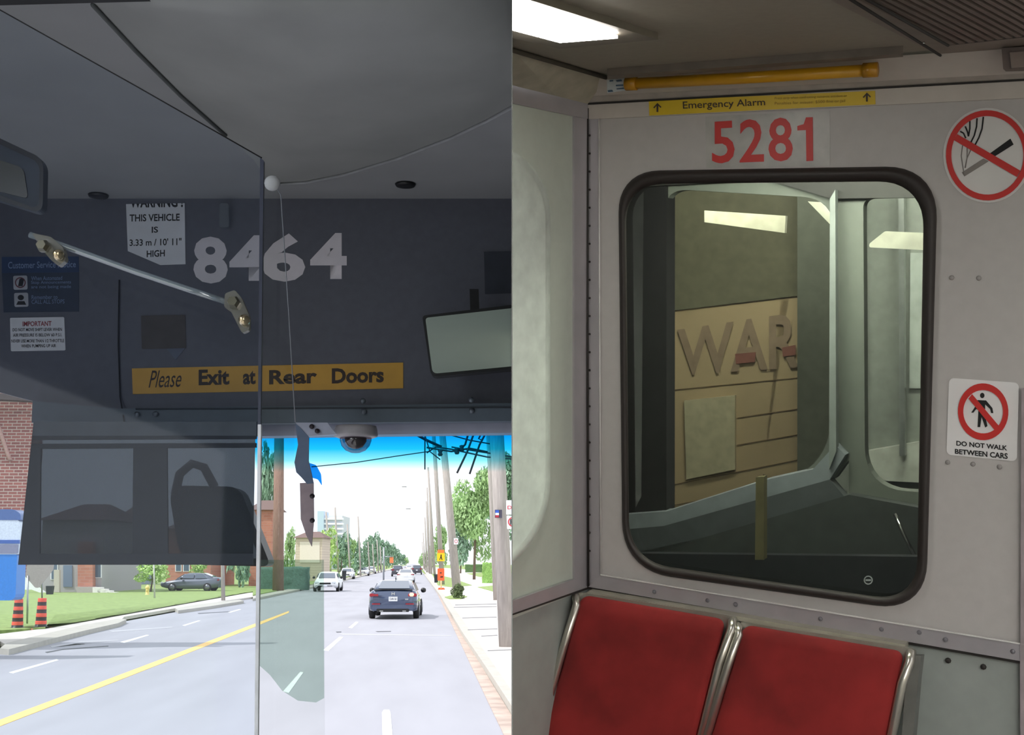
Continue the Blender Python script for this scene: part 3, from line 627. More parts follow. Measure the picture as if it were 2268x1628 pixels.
# hedges
def hedge(pts, lb, m, depth=1.5):
    b = G(pts[0], pts[3], .1); d = dist_of(b); Q = VP(d)
    x0, y0, x1, y1 = pts
    bm = bmesh.new(); A = Q(x0, y1); B = Q(x1, y1); C_ = Q(x1, y0)
    nx, nz = 10, 8
    vec = B - A; hz = (C_ - B)
    rnd = random.Random(int(x0)); vv = {}
    for s in range(2):
        for i in range(nx + 1):
            for k in range(nz + 1):
                p = A + vec * (i / nx) + hz * (k / nz) + DV * (s * depth) + Vector((rnd.uniform(-1, 1), rnd.uniform(-1, 1), rnd.uniform(-1, 1))) * .05 * hz.length / 1.5
                vv[s, i, k] = bm.verts.new(p)
    for s in range(2):
        for i in range(nx):
            for k in range(nz): bm.faces.new([vv[s, i, k], vv[s, i + 1, k], vv[s, i + 1, k + 1], vv[s, i, k + 1]])
    for i in range(nx): bm.faces.new([vv[0, i, nz], vv[0, i + 1, nz], vv[1, i + 1, nz], vv[1, i, nz]])
    for k in range(nz):
        bm.faces.new([vv[0, 0, k], vv[0, 0, k + 1], vv[1, 0, k + 1], vv[1, 0, k]]); bm.faces.new([vv[0, nx, k], vv[0, nx, k + 1], vv[1, nx, k + 1], vv[1, nx, k]])
    return tag(frombm('hedge', bm, m, None, True), lb, 'hedge')
hedge((1068, 1246, 1096, 1292), 'tall clipped green hedge left of the thick pole', mat('hedge_green', (132, 172, 92), .9, var=.35, scale=12, bump=.6))
hedge((1030, 1250, 1068, 1268), 'low dark hedge right of the leaning pole', mat('hedge_dark', (84, 112, 70), .9, var=.35, scale=12, bump=.6))
hedge((576, 1256, 682, 1306), 'long dark green hedge behind the green reflection film', mat('hedge_deep', (92, 122, 112), .9, var=.3, scale=10, bump=.6), 1.)

# ---- houses
M_brick = brickmat('red_brick', (150, 92, 84), (128, 78, 74), (176, 160, 150), ms=.01)
M_brickL = brickmat('brick_orange', (186, 128, 108), (170, 112, 96), (170, 140, 130), bw=.6, bh=.2, ms=.01)
M_stuc = mat('stucco', (168, 164, 166), .9); M_blueg = mat('blue_grey_siding', (150, 164, 184), .8, var=.05); M_roof = mat('roof_shingle', (112, 92, 88), .9, var=.2)
M_beige = brickmat('beige_siding', (206, 192, 176), (200, 186, 170), (160, 146, 132), bw=8, bh=.28, ms=.012)
M_win = mat('window_glass', (90, 104, 122), .1); M_wf = mat('white_frame', (232, 232, 236), .6)
def building(name, x0, x1, ytop, ybase, dep, m, lb, roof=None, roofm=None, cat='house', d=None, over=0):
    if d is None: d = dist_of(G((x0 + x1) / 2, ybase, .1))
    Q = VP(d); A = Q(x0, ytop); B = Q(x1, ytop); zb = min(0.05, 0.0); w = (B - A).length; h = A.z - zb
    c = (A + B) / 2; t = empty(name, Vector((c.x, c.y, zb)), lb, cat)
    rot = Matrix.Rotation(-PS, 3, 'Z')
    box('wall', Vector((c.x, c.y, zb + h / 2)) + DV * dep / 2, (w, dep, h), m, t, rot)
    if roof:
        zt = A.z; rz = Q((x0 + x1) / 2, roof).z; o = .3
        V = [A - RT * o - DV * o, B + RT * o - DV * o, B + RT * o + DV * (dep + o), A - RT * o + DV * (dep + o)]
        V = [Vector((v.x, v.y, zt - .05)) for v in V]
        r1 = (V[0] + V[3]) / 2 + (V[1] - V[0]) * .3; r2 = (V[1] + V[2]) / 2 - (V[1] - V[0]) * .3; r1.z = r2.z = rz
        new('roof', V + [r1, r2], [(0, 1, 5, 4), (2, 3, 4, 5), (1, 2, 5), (3, 0, 4), (3, 2, 1, 0)], roofm or M_roof, t)
    return t, Q
def win(t, Q, x0, y0, x1, y1, m=M_win, name='window', off=.05):
    f = slab(name + '_frame' if name == 'window' else name, R4(x0, y0, x1, y1), Q, M_wf if name == 'window' else m, .06, off, t)
    if name == 'window': slab('pane', R4(x0 + .22 * (x1 - x0) * .5, y0 + 1.2, x1 - .22 * (x1 - x0) * .5, y1 - 1.2), Q, m, .01, off + .01, f)
t, Q = building('house', 95, 232, 1150, 1313, 9, M_stuc, 'grey stucco house with brick bay and white windows, left lawn', 1110)
slab('brick_bay', R4(172, 1200, 205, 1300), Q, M_brickL, .6, .6, t)
win(t, Q, 112, 1240, 128, 1284); win(t, Q, 207, 1225, 225, 1280)
slab('door', R4(140, 1252, 160, 1300), Q, mat('slate_door', (110, 124, 146), .6), .05, .06, t)
slab('porch', [(166, 1300), (205, 1300), (215, 1304), (250, 1317), (172, 1317)], Q, mat('porch_stone', (168, 160, 156), .9), .8, 1.2, t)
slab('upper_band', R4(97, 1225, 230, 1232), Q, mat('stucco_pale', (206, 202, 198), .9), .05, .02, t)
slab('porch_post', R4(119, 1262, 131, 1312), Q, mat('post_stone', (186, 178, 168), .9), .3, 1.3, t)
for k in range(4): slab('step', R4(205 + k * 11, 1301 + k * 3.6, 222 + k * 11, 1316), Q, mat('step_white', (222, 218, 212), .9), .8, 1.3, t)
slab('railing', [(36, 1278), (48, 1273), (102, 1312), (102, 1318), (70, 1306), (36, 1306)], Q, M_wf, .06, 1., t)
t, Q = building('house', 262, 312, 1150, 1296, 5, M_blueg, 'plain blue grey walled house right of the stucco one', 1120)
for x in (263, 292): slab('dark_opening', circ(x + 6, 1300, 9, 11, 12), Q, M_dark, .2, .1, t)
t, Q = building('house', 372, 470, 1170, 1300, 9, M_brickL, 'brick house with pale windows behind the parked sedan', 1140)
win(t, Q, 388, 1240, 402, 1266); win(t, Q, 405, 1240, 420, 1266)
t, Q = building('house', 556, 603, 1128, 1299, 5, M_brickL, 'orange brick house with brown roof right of the shield edge', 1105)
win(t, Q, 573, 1192, 581, 1225)
t, Q = building('garage', 655, 714, 1190, 1288, 6, M_beige, 'beige sided garage behind the hanging bracket', 1176)
win(t, Q, 664, 1200, 708, 1246, mat('garage_door', (222, 212, 200), .7), 'garage_door')
# far left brick building
t = empty('brick_building', G(-60, 1400), 'large red brick building at far left above the blue van', 'building')
Q = VP(30)
slab('wall', [(-500, 700), (74, 700), (74, 1000), (60, 1140), (38, 1252), (28, 1330), (-500, 1330)], Q, M_brick, .6, 0, t)
tube('downpipe', [Q(-8, 930), Q(2, 960), Q(18, 1008), Q(24, 1020)], .05, mat('pipe_tan', (176, 140, 130), .6), t)
slab('eave', [(-500, 862), (76, 888), (76, 876), (-500, 840)], Q, mat('eave_dark', (70, 60, 60), .8), .4, .5, t)
# tower
t, Q = building('apartment_tower', 716, 758, 1142, 1262, 20, mat('tower_wall', (200, 204, 214), .8), 'tall pale apartment tower with stacked balconies on the horizon', None, cat='building', d=420)
for k in range(9):
    y = 1147 + k * 11
    slab('balcony', R4(714, y, 760, y + 4.2), Q, mat('tower_slab', (226, 230, 240), .8), 2, 1, t)
slab('lift_core', R4(703, 1132, 717, 1262), Q, mat('tower_blue', (184, 202, 220), .8), 12, 1.5, t)

# ---- street things on the left lawn
Q0 = G(61, 1384, .1); d0 = dist_of(Q0); Q = VP(d0)
t = empty('road_sign', Q0, 'grey back of a pointed road sign on two posts, left lawn', 'sign')
slab('plate', rr([(40, 1225), (122, 1225), (118, 1262), (86, 1302), (78, 1302), (40, 1258)], 3, 3), Q, mat('sign_grey', (158, 152, 152), .6), .02, 0, t)
tube('post', [Q(62, 1275), Q(60, 1384)], .03, M_steel, t)
tube('post', [VP(d0 + .3)(93, 1240), VP(d0 + .3)(93, 1328)], .025, M_steel, t)
def barrel(x0, x1, yt, yb, lb):
    base = G((x0 + x1) / 2, yb, .1); d = dist_of(base); s = d / FPX; r = (x1 - x0) / 2 * s; h = (yb - yt) * s
    t = empty('traffic_barrel', base, lb, 'barrel', None)
    for k in range(7):
        z0, z1 = h * (.12 + k * .125), h * (.12 + (k + 1) * .125); rr0 = r * (1 - .04 * k); black = k % 2 == 1
        lathe('reflective_band' if black else 'drum', [(rr0, z0), (rr0 * (.96 if black else .99), z0 + .01), (rr0 * (.96 if black else .99), z1 - .01), (rr0 * .97, z1)], base, mat('band_black', (52, 40, 44), .6) if black else mat('barrel_orange', (226, 92, 74), .6), t, None, 20)
    lathe('base', [(r * 1.5, 0), (r * 1.5, h * .03), (r * 1.05, h * .06), (r * 1.0, h * .13)], base, M_dark, t, None, 20)
    return t
barrel(26, 50, 1329, 1393, 'orange and black traffic barrel, leftmost of the two')
barrel(78, 102, 1327, 1391, 'orange and black traffic barrel right of the sign post')
tag(gslab('rubber_mat', [(50, 1384), (64, 1378), (112, 1376), (114, 1386), (70, 1392), (52, 1390)], mat('mat_orange', (226, 140, 120), .8), .14, .05), 'orange rubber ballast lying between the traffic barrels', 'ballast')
b = G(326, 1318, .12); s = dist_of(b) / FPX
t = empty('fire_hydrant', b, 'yellow fire hydrant on the left lawn', 'hydrant')
lathe('barrel', [(5 * s, 0), (5 * s, 1 * s), (3.6 * s, 2 * s), (3.6 * s, 13 * s), (4.8 * s, 14 * s), (4.4 * s, 18 * s), (2 * s, 21 * s), (.5 * s, 22 * s)], b, mat('hydrant_yellow', (232, 206, 130), .5), t)
lathe('nozzle', [(2 * s, 0), (2.4 * s, 7 * s)], b + Vector((0, 0, 10 * s)) - DV * 6 * s, mat('hydrant_yellow', (232, 206, 130), .5), t, DV, 10)
def bin_(px, pyb, pyt, w, lb):
    b = G(px, pyb, .1); d = dist_of(b); s = d / FPX; h = (pyb - pyt) * s; w = w * s
    t = empty('wheelie_bin', b, lb, 'bin')
    V = [b + RT * x * w / 2 * k + DV * y * w / 2 * k + Vector((0, 0, z)) for z, k in ((0, .8), (h * .88, 1)) for x, y in ((-1, -1), (1, -1), (1, 1), (-1, 1))]
    new('body', V, [(0, 1, 5, 4), (1, 2, 6, 5), (2, 3, 7, 6), (3, 0, 4, 7), (3, 2, 1, 0), (4, 5, 6, 7)], mat('bin_dark', (40, 44, 50), .6), t)
    box('lid', b + Vector((0, 0, h * .94)), (w * 1.08, w * 1.08, h * .1), mat('bin_lid', (52, 56, 62), .5), t, None, w * .03)
bin_(762, 1285, 1264, 9, 'dark wheelie bin right of the oncoming white car')
bin_(966, 1291, 1272, 9, 'dark wheelie bin beside the orange warning board')
bin_(110, 1318, 1298, 14, 'dark wheelie bin by the stucco house railing')

# ---- cars
def loft(sec_rows):
    V = []; F = []; n = len(sec_rows[0])
    for r in sec_rows: V += r
    for i in range(len(sec_rows) - 1):
        for k in range(n - 1): F.append((i * n + k, i * n + k + 1, (i + 1) * n + k + 1, (i + 1) * n + k))
    F.append(tuple(range(n))); F.append(tuple(range((len(sec_rows) - 1) * n, len(sec_rows) * n))[::-1])
    return V, F
M_tyre = mat('tyre', (34, 34, 36), .8); M_rim = mat('rim', (120, 122, 128), .3, .8); M_cglass = mat('car_glass', (60, 74, 92), .04, 0, var=.02, spec=1.)
M_tail = mat('tail_lamp', (150, 34, 44), .25); M_head_l = mat('head_lamp', (220, 226, 232), .15)
M_lamp_on = mat('tail_lamp_lit', (255, 150, 120), .3, emit=3.)
M_plate = mat('plate_white', (226, 230, 238), .5)
for m_, cw in ((M_cglass, 1),):
    m_.node_tree.nodes['Principled BSDF'].inputs['Coat Weight'].default_value = cw
def make_car(name, lb, paint, suv=False, detail=0, group=None, cat='car'):
    t = empty(name, Vector((0, 0, 0)), lb, cat, group)
    W2 = .91; hs = 1.12 if suv else 1.
    if suv:
        st_ = [(0, .80, .42, 1.0), (.05, .86, .34, 1.05), (.3, .91, .26, 1.06), (1., .92, .24, 1.02), (2.6, .92, .24, 1.0), (3.4, .91, .26, .98), (4.2, .88, .3, .9), (4.5, .78, .4, .74)]
        cb = [(.05, .80, 1.08), (.28, .70, 1.55), (.6, .68, 1.68), (1.6, .67, 1.70), (2.5, .66, 1.66), (2.9, .68, 1.45), (3.4, .74, 1.02)]
    else:
        st_ = [(0, .74, .44, .98), (.05, .84, .34, 1.05), (.25, .90, .27, 1.07), (.8, .91, .22, 1.0), (1.6, .91, .2, .95), (2.8, .91, .2, .92), (3.4, .90, .22, .88), (4.1, .87, .25, .76), (4.5, .76, .34, .63), (4.62, .6, .44, .56)]
        cb = [(.45, .74, 1.04), (.95, .66, 1.24), (1.35, .62, 1.37), (1.8, .60, 1.41), (2.4, .60, 1.40), (2.8, .62, 1.29), (3.4, .74, .90)]
    rows = []
    for y, hw, zb, zt in st_:
        hh = zt - zb
        half = [(hw * .80, zb), (hw * .97, zb + .06), (hw, zb + hh * .35), (hw * .985, zb + hh * .7), (hw * .93, zt - .05), (hw * .80, zt)]
        rows.append([Vector((x, y, z)) for x, z in half] + [Vector((0, y, zt + .02))] + [Vector((-x, y, z)) for x, z in half[::-1]])
    V, F = loft(rows); bd = new('body', V, F, paint, t, True)
    zbelt = lambda y: [zt for (yy, _, _, zt) in st_ if yy <= y][-1] - .04
    rows = []
    for y, tw, zr in cb:
        zb = min(zbelt(y), zr - .02)
        half = [(.80, zb), (tw + .05, zb + (zr - zb) * .6), (tw, zr - .05 * (zr - zb)), (tw * .7, zr)]
        rows.append([Vector((x, y, z)) for x, z in half] + [Vector((0, y, zr + .01))] + [Vector((-x, y, z)) for x, z in half[::-1]])
    V, F = loft(rows); new('cabin', V, F, paint, t, True)
    # glazing, each pane a thin sheet just proud of the cabin
    def quad(nm, p, m, par=t, th=.012):
        nrm = (p[1] - p[0]).cross(p[2] - p[0]).normalized(); o = [v + nrm * .03 for v in p]; i = [v + nrm * .005 for v in p]
        return new(nm, o + i, [(0, 1, 2, 3), (7, 6, 5, 4), (0, 4, 5, 1), (1, 5, 6, 2), (2, 6, 7, 3), (3, 7, 4, 0)], m, par)
    r0, r1, r2 = cb[0], cb[1], cb[2]
    if suv: quad('rear_window', [Vector((-.64, .09, 1.12)), Vector((.64, .09, 1.12)), Vector((.58, .26, 1.50)), Vector((-.58, .26, 1.50))], M_cglass)
    else: quad('rear_window', [Vector((-.58, .55, 1.09)), Vector((.58, .55, 1.09)), Vector((.50, 1.28, 1.36)), Vector((-.50, 1.28, 1.36))], M_cglass)
    a, b_ = cb[-2], cb[-1]
    quad('windscreen', [Vector((.60, b_[0] - .06, b_[2] + .06)), Vector((-.60, b_[0] - .06, b_[2] + .06)), Vector((-.52, a[0] - .02, a[2] + .01)), Vector((.52, a[0] - .02, a[2] + .01))], M_cglass)
    zt = cb[3][2] - .12
    for s_ in (1, -1):
        for ya, yb in ((.9 if not suv else .5, 1.85), (1.95, 2.9)):
            p = [Vector((s_ * .79, ya - (.0), 1.0)), Vector((s_ * .79, yb, 1.0)), Vector((s_ * .665, yb - (.15 if yb > 2 else 0), zt)), Vector((s_ * .665, ya + (.35 if ya < 1 else 0), zt))]
            if s_ < 0: p = p[::-1]
            quad('side_window', p, M_cglass)
        m_ = lathe('wing_mirror', [(.02, -.1), (.09, -.06), (.1, .02), (.07, .09), (.01, .11)], Vector((s_ * 1.0, 2.85, 1.0)), M_dark, t, Vector((1, 0, 0)), 10)
        for yw in (.85, 3.6):
            w = lathe('wheel', [(.24, -.11), (.32, -.1), (.33, 0), (.32, .1), (.24, .11)], Vector((s_ * .82, yw, .33)), M_tyre, t, Vector((1, 0, 0)), 22)
            lathe('rim', [(.22, -.02), (.2, .02), (.05, .03)], Vector((s_ * .93, yw, .33)), M_rim, w, Vector((s_, 0, 0)), 14)
        hz = .88 if not suv else 1.02
        tl = box('tail_lamp', (s_ * .70, .045, hz), (.34, .10, .12 if not suv else .22), M_tail, t, None, .02)
        box('head_lamp', (s_ * .62, st_[-2][0] + .02, .66 if not suv else .82), (.3, .12, .13), M_head_l, t, None, .03)
    box('number_plate', (0, -.02 if detail else .0, .74 if not suv else .8), (.32, .03, .16), M_plate, t)
    box('front_plate', (0, st_[-1][0] + .02, .46), (.32, .03, .13), M_plate, t)
    box('grille', (0, st_[-1][0] - .0, .60), (.8, .06, .12), M_dark, t, None, .01)
    box('bumper', (0, .0, .42), (1.60, .16, .22), paint, t, None, .05)
    return t
def place(t, p, rz=0, z=.0, sc=1.):
    t.location = (p.x, p.y, z); t.rotation_euler.z = rz; t.scale = (sc, sc, sc); return t
M_navy = mat('navy_paint', (74, 86, 112), .15, .55, var=.02); M_wp = mat('white_car_paint', (220, 222, 226), .3, 0, var=.02); M_dkp = mat('dark_car_paint', (60, 58, 70), .3, .2, var=.02); M_gp = mat('grey_car_paint', (86, 92, 106), .3, .3, var=.02)
for m_ in (M_navy, M_dkp, M_gp):
    m_.node_tree.nodes['Principled BSDF'].inputs['Coat Weight'].default_value = 1
    m_.node_tree.nodes['Principled BSDF'].inputs['Coat Roughness'].default_value = .04
c = make_car('sedan', 'dark blue grey sedan driving ahead with its right tail light lit', M_navy, False, 1)
# extra detail on the nearest sedan
box('spoiler', (0, .06, 1.085), (1.45, .14, .035), M_dark, c, None, .012)
box('lit_lamp', (.68, -.02, .90), (.17, .05, .13), M_lamp_on, c, None, .03)
for x in (-.62, .62): box('reflector', (x, -.085, .56), (.3, .03, .04), M_tail, c)
box('diffuser', (0, -.05, .33), (1.2, .12, .12), M_dark, c, None, .02)
for s_ in (-1, 1):
    box('exhaust', (s_ * .42, -.09, .31), (.16, .05, .05), M_chrome, c, None, .015)
bmx = bmesh.new()
for x in (-.045, .045): box_bm(bmx, Vector((x, -.02, .93)), (.028, .02, .10))
box_bm(bmx, Vector((0, -.02, .93)), (.08, .02, .026))
frombm('badge', bmx, M_chrome, c)
tube('aerial', [Vector((0, 1.5, 1.41)), Vector((0, 1.35, 1.5))], .015, M_dark, c)
box('model_badge', (.5, -.005, .73), (.12, .02, .03), M_chrome, c)
# plate characters
class FlatP:
    n = Vector((0, -1, 0))
    def __call__(s, px, py, off=0.): return Vector((px / 1000., -.036 - off, -py / 1000.))
text('plate_lettering', 'CXAN 363', [(-130, -790), (130, -790), (130, -700), (-130, -700)], FlatP(), M_brn, .001, c, .02)
place(c, G(870, 1372), -.045, 0, 1.0)
c2 = make_car('sedan', 'white oncoming sedan in the opposite lane', M_wp)
place(c2, G(727, 1302), math.pi - .03)
p = G(724, 1311); L = 4.62
c2.location = (p.x, p.y + L, 0)
c3 = make_car('suv', 'dark suv stopped furthest left in the distant traffic', M_dkp, True); place(c3, G(880, 1277))
c4 = make_car('sedan', 'white sedan directly beyond the dark blue grey sedan', M_wp); place(c4, G(898, 1292))
c5 = copy_tree(c3); c5['label'] = 'dark suv at the right of the distant traffic'; place(c5, G(923, 1273))
c6 = copy_tree(c4); c6['label'] = 'pale car far ahead between the two dark suvs'; place(c6, G(906, 1266))
for k, (x, y) in enumerate(((806, 1275), (823, 1270.5), (771, 1282))):
    q = copy_tree(c4); q['label'] = 'pale car parked under the left trees, %s of three' % ['middle', 'rightmost', 'leftmost'][k]; q['group'] = 'parked cars under the left trees'; place(q, G(x, y), math.pi)
c4['group'] = ''; del c4['group']
c7 = make_car('sedan', 'grey sedan parked side on in front of the left houses', M_gp); place(c7, G(490, 1313), math.radians(75) + 0, .1, 1.)
c7.rotation_euler.z = math.radians(82); c7.scale = (.9, .9, .9)
# van at far left
Q = VP(27); b = Q(40, 1330)
t = empty('van', Vector((b.x, b.y, 0)), 'blue and white van at the far left edge below the brick wall', 'van')
VB = mat('van_blue', (40, 120, 200), .3); VW = mat('van_white', (196, 206, 222), .25)
slab('lower_body', rr([(-300, 1228), (38, 1228), (34, 1330), (-300, 1330)], [2, 4, 14, 2], 3), Q, VB, .5, 0, t)
slab('upper_body', rr([(-300, 1150), (46, 1150), (42, 1228), (-300, 1228)], [2, 14, 2, 2], 3), Q, VW, .5, 0, t)
slab('roof', rr([(-300, 1126), (30, 1128), (46, 1138), (46, 1152), (-300, 1150)], [2, 6, 6, 2, 2], 3), Q, mat('van_roof', (70, 96, 150), .3), .5, .01, t)
slab('trim_band', R4(-300, 1196, 43, 1204), Q, mat('van_trim', (56, 90, 160), .4), .05, .02, t)
slab('window', rr([(-300, 1206), (40, 1206), (39, 1226), (-300, 1226)], 3, 3), Q, mat('van_glass', (120, 124, 148), .1), .05, .02, t)
for xw in (-60, -200): lathe('wheel', [(.24, -.11), (.34, -.1), (.35, 0), (.34, .1), (.24, .11)], Q(xw, 1330) + DV * .2, M_tyre, t, DV, 20)
# traffic signal far away
Q = VP(150); t = empty('traffic_signal', Q(866, 1262), 'orange traffic signal on an arm above the left lanes', 'traffic light')
tube('pole', [Vector((Q(850, 1262).x, Q(850, 1262).y, 0)), Q(850, 1212)], .1, M_steel, t); tube('arm', [Q(850, 1233), Q(868, 1233)], .06, M_steel, t)
slab('head', R4(863, 1234, 871, 1247), Q, mat('signal_orange', (224, 130, 80), .5, emit=0), .3, 0, t)

# ================================================================== THE RAIL CAR (right half)
def cdir(px, py): return ray(px, py).normalized()
uL = cdir(-3800, 556)                       # along the end wall to the left
UR = -uL                                    # along the end wall to the right
VU = -cdir(1310, 30000); VU = (VU - UR * VU.dot(UR)).normalized()
WD = cdir(3098, 620); WD = (WD - VU * WD.dot(VU)).normalized()   # away from the viewer along the side wall
O0 = CAM + ray(1300, 800) * (2.3 / ray(1300, 800).dot(FW))
NW = UR.cross(VU)
PW = Plane(O0, NW)
PSd = Plane(O0, WD.cross(VU))
def S(a, b, c): return O0 + UR * a - WD * b + VU * c
M_wall = mat('car_wall_laminate', (182, 178, 176), .5, var=.03, scale=50)
M_wallg = mat('car_wall_green', (180, 186, 176), .5, var=.03, scale=50)
M_low = mat('lower_panel', (150, 156, 152), .5, var=.05, scale=30)
M_rail = mat('metal_rail', (172, 168, 172), .35, .35, var=.06, scale=20)
M_rceil = mat('car_ceiling', (150, 142, 128), .6, var=.04, scale=80)
M_cove = mat('car_cove', (196, 188, 180), .55, var=.04)
M_brown = mat('seal_dark', (40, 36, 34), .7)
c_low = (PW(1302, 1303) - O0).dot(VU)
c_top = (PW(1300, 230) - O0).dot(VU)
# end wall: upper sheet with the window hole
win_out = rr([(1369, 379), (2078, 367), (2051, 1357), (1379, 1263)], [92, 118, 112, 108], 9)
win_in = rr([(1386, 408), (2047, 401), (2030, 1334), (1394, 1243)], [84, 104, 96, 92], 9)
o = holed('wall_back', [(1300, 225), (2700, 150), (2700, 1545), (1302, 1303)], win_out, PW, M_wall, .02, 0, None, 1); tag(o, 'pale grey end wall of the rail car around the window', 'wall', kind='structure')
st(slab('wall_back', [(1302, 1303), (2700, 1545), (2700, 2600), (1302, 2300)], PW, M_low, .02, -.004, None, 1))
# side wall
st(slab('wall_left', [(1304, 240), (1060, 190), (1060, 1400), (1304, 1303)], PSd, M_wallg, .02, 0, None, 1))
st(slab('wall_left', [(1304, 1303), (1060, 1384), (1060, 2600), (1304, 2300)], PSd, M_low, .02, -.003, None, 1))
# side window surround, raised with rounded corners
so = rr([(700, 210), (1219, 352), (1219, 1214), (700, 1470)], [5, 130, 150, 5], 10); si = rr([(700, 222), (1208, 364), (1208, 1200), (700, 1450)], [5, 124, 144, 5], 10)
st(ring('trim_9', [(so, 0), (so, .012), (si, .02), (si, .02)], PSd, mat('surround', (218, 226, 218), .4), None, 1, True, True))
# corner trims
st(slab('trim_10', [(1272, 256), (1301, 262), (1303, 1300), (1272, 1296)], PSd, M_rail, .006, .004, None, 1))
st(slab('trim_11', [(1301, 262), (1326, 260), (1330, 1292), (1303, 1300)], PW, M_rail, .006, .004, None, 1))
st(tube('trim_12', [PW(1301, 240, .008), PW(1301, 700, .008), PW(1303, 1302, .008)], .0022, M_brown, None, 6))
st(tube('trim_13', [PW(1327, 262, .006), PW(1328, 700, .006), PW(1331, 1278, .006)], .0016, mat('pale_edge', (214, 212, 210), .4), None, 6))
for k in range(24):
    y = 300 + k * 40
    tag(lathe('rivet', [(.0022, 0), (.0016, .0015)], PW(1306, y, .005), M_brown, None, NW, 8), 'tiny dark rivet in the rail car corner joint, %s from the top' % ORD[k], 'rivet', 'rivets down the corner joint')
# rails
rl = slab('trim_14', [(1330, 1274), (2700, 1500), (2700, 1540), (1303, 1300)], PW, M_rail, .006, .010, None, 1); st(rl)
st(slab('trim_15', [(1303, 1301), (2700, 1541), (2700, 1546), (1303, 1305)], PW, M_brown, .003, .006, None, 1))
st(slab('trim_16', [(1329, 1272), (2700, 1497), (2700, 1500), (1330, 1274.5)], PW, mat('pale_edge', (214, 212, 210), .4), .003, .012, None, 1))
st(slab('trim_17', [(1303, 1300), (1272, 1283), (1060, 1358), (1060, 1386)], PSd, M_rail, .006, .008, None, 1))
st(slab('trim_18', [(1303, 1301), (1060, 1386), (1060, 1389), (1303, 1305)], PSd, M_brown, .003, .009, None, 1))
for (x, y), od in zip(((1449, 1311), (1567, 1330), (1629, 1339), (1817, 1371), (1952, 1394), (2036, 1401), (2094, 1417), (2243, 1443)), ORD):
    tag(lathe('rivet', [(.004, 0), (.003, .002)], PW(x, y, .012), mat('rivet_grey', (112, 110, 116), .5), None, NW, 8), 'grey rivet in the rail under the rail car window, %s from the left' % od, 'rivet', 'rivets in the rail under the window')
for x, y, od in ((2100, 1463, 'left'), (2178, 1477, 'right')):
    tag(lathe('screw', [(.005, 0), (.004, .002)], PW(x, y, .001), M_brown, None, NW, 8), '%s one of two dark screws in the lower panel beside the right seat' % od, 'screw', 'screws in the lower panel')
for x, y, od in ((2099, 1024, 'below the walk sign, left of three'), (2155, 1028, 'below the walk sign, middle of three'), (2214, 1034, 'below the walk sign, right of three'), (2108, 615, 'midway up, left of two'), (2168, 616, 'midway up, right of two')):
    tag(lathe('screw', [(.004, 0), (.003, .0015)], PW(x, y, .002), mat('screw_pale', (150, 146, 144), .5), None, NW, 8), 'small grey screw in the end wall ' + od, 'screw', 'screws in the end wall')
st(slab('trim_19', [(2259, 1424), (2700, 1490), (2700, 2400), (2262, 2300)], PW, mat('post_taupe', (150, 140, 144), .5), .006, .012, None, 1))
st(slab('trim_20', [(2262, 860), (2300, 866), (2300, 1480), (2260, 1430)], PW, mat('post_taupe', (150, 140, 144), .5), .006, .012, None, 1))
# header band, cove, ceiling
st(slab('trim_21', [(1300, 231), (2700, 155), (2700, 196), (1326, 263), (1300, 264)], PW, M_cove, .006, .006, None, 1))
st(slab('trim_22', [(1298, 228), (2700, 151), (2700, 155), (1298, 232)], PW, M_brown, .004, .010, None, 1))
st(slab('trim_23', [(1302, 228), (1060, 172), (1060, 212), (1272, 257), (1302, 263)], PSd, M_rail, .006, .006, None, 1))
# ceiling plane passes a little in front of the end wall
CE0 = PW(1345, 166, .06); PCe = Plane(CE0, UR.cross(WD))
def line_strip(name, top, bot, m, clip=1):
    n = len(top); V = top + bot; F = [(i, i + 1, n + i + 1, n + i) for i in range(n - 1)]
    return st(new(name, V, F, m, None, False, clip))
PWc = Plane(CE0, NW)
xs = [1300, 1500, 1800, 2100, 2400, 2700]
ya = lambda x: 230 - (x - 1300) * .0545
yb = lambda x: 213 - (x - 1300) * .052
yc = lambda x: 170 - (x - 1345) * .072
line_strip('trim_24', [PWc(x, yc(x)) for x in xs], [PW(x, yb(x), .018) for x in xs], M_cove)
line_strip('trim_25', [PW(x, yb(x), .018) for x in xs], [PW(x, ya(x), .006) for x in xs], mat('cove_lip', (170, 162, 154), .5))
# side cove
PSc = Plane(CE0, WD.cross(VU))
line_strip('trim_26', [PCe(1060, 84), PCe(1134, 109), PCe(1250, 146), PCe(1345, 170)], [PSd(1060, 170, .01), PSd(1134, 189, .01), PSd(1230, 212, .01), PSd(1302, 230, .01)], mat('cove_olive', (172, 166, 148), .6))
st(tube('trim_27', [PCe(1060, 86, .004), PCe(1134, 111, .004), PCe(1342, 172, .004)], .004, mat('cove_joint', (70, 64, 54), .8), None, 6, 1))
V = [PCe(1345, 168), PCe(2700, 72)]; a0 = (PCe(1345, 168) - O0)
far = [S(-1.5, 3.6, 0), S(3., 3.6, 0)]
def to_ceil(p):
    # drop a point onto the ceiling plane along VU
    return p + VU * ((CE0 - p).dot(PCe.n) / VU.dot(PCe.n))
o = new('ceiling', [PCe(1240, 160), PCe(1345, 188), PCe(2900, 95), to_ceil(S(2.9, 3.6, 0)), to_ceil(S(-.1, 3.6, 0)), PCe(1060, 100)], [(0, 1, 2, 3, 4, 5)], M_rceil, None, False, 1)
tag(o, 'warm grey rail car ceiling', 'ceiling', kind='structure')
st(slab('trim_28', [(1345, 168), (2000, 119), (2000, 126), (1345, 176)], PCe, mat('ceil_edge', (118, 108, 98), .6), .02, .012, None, 1))
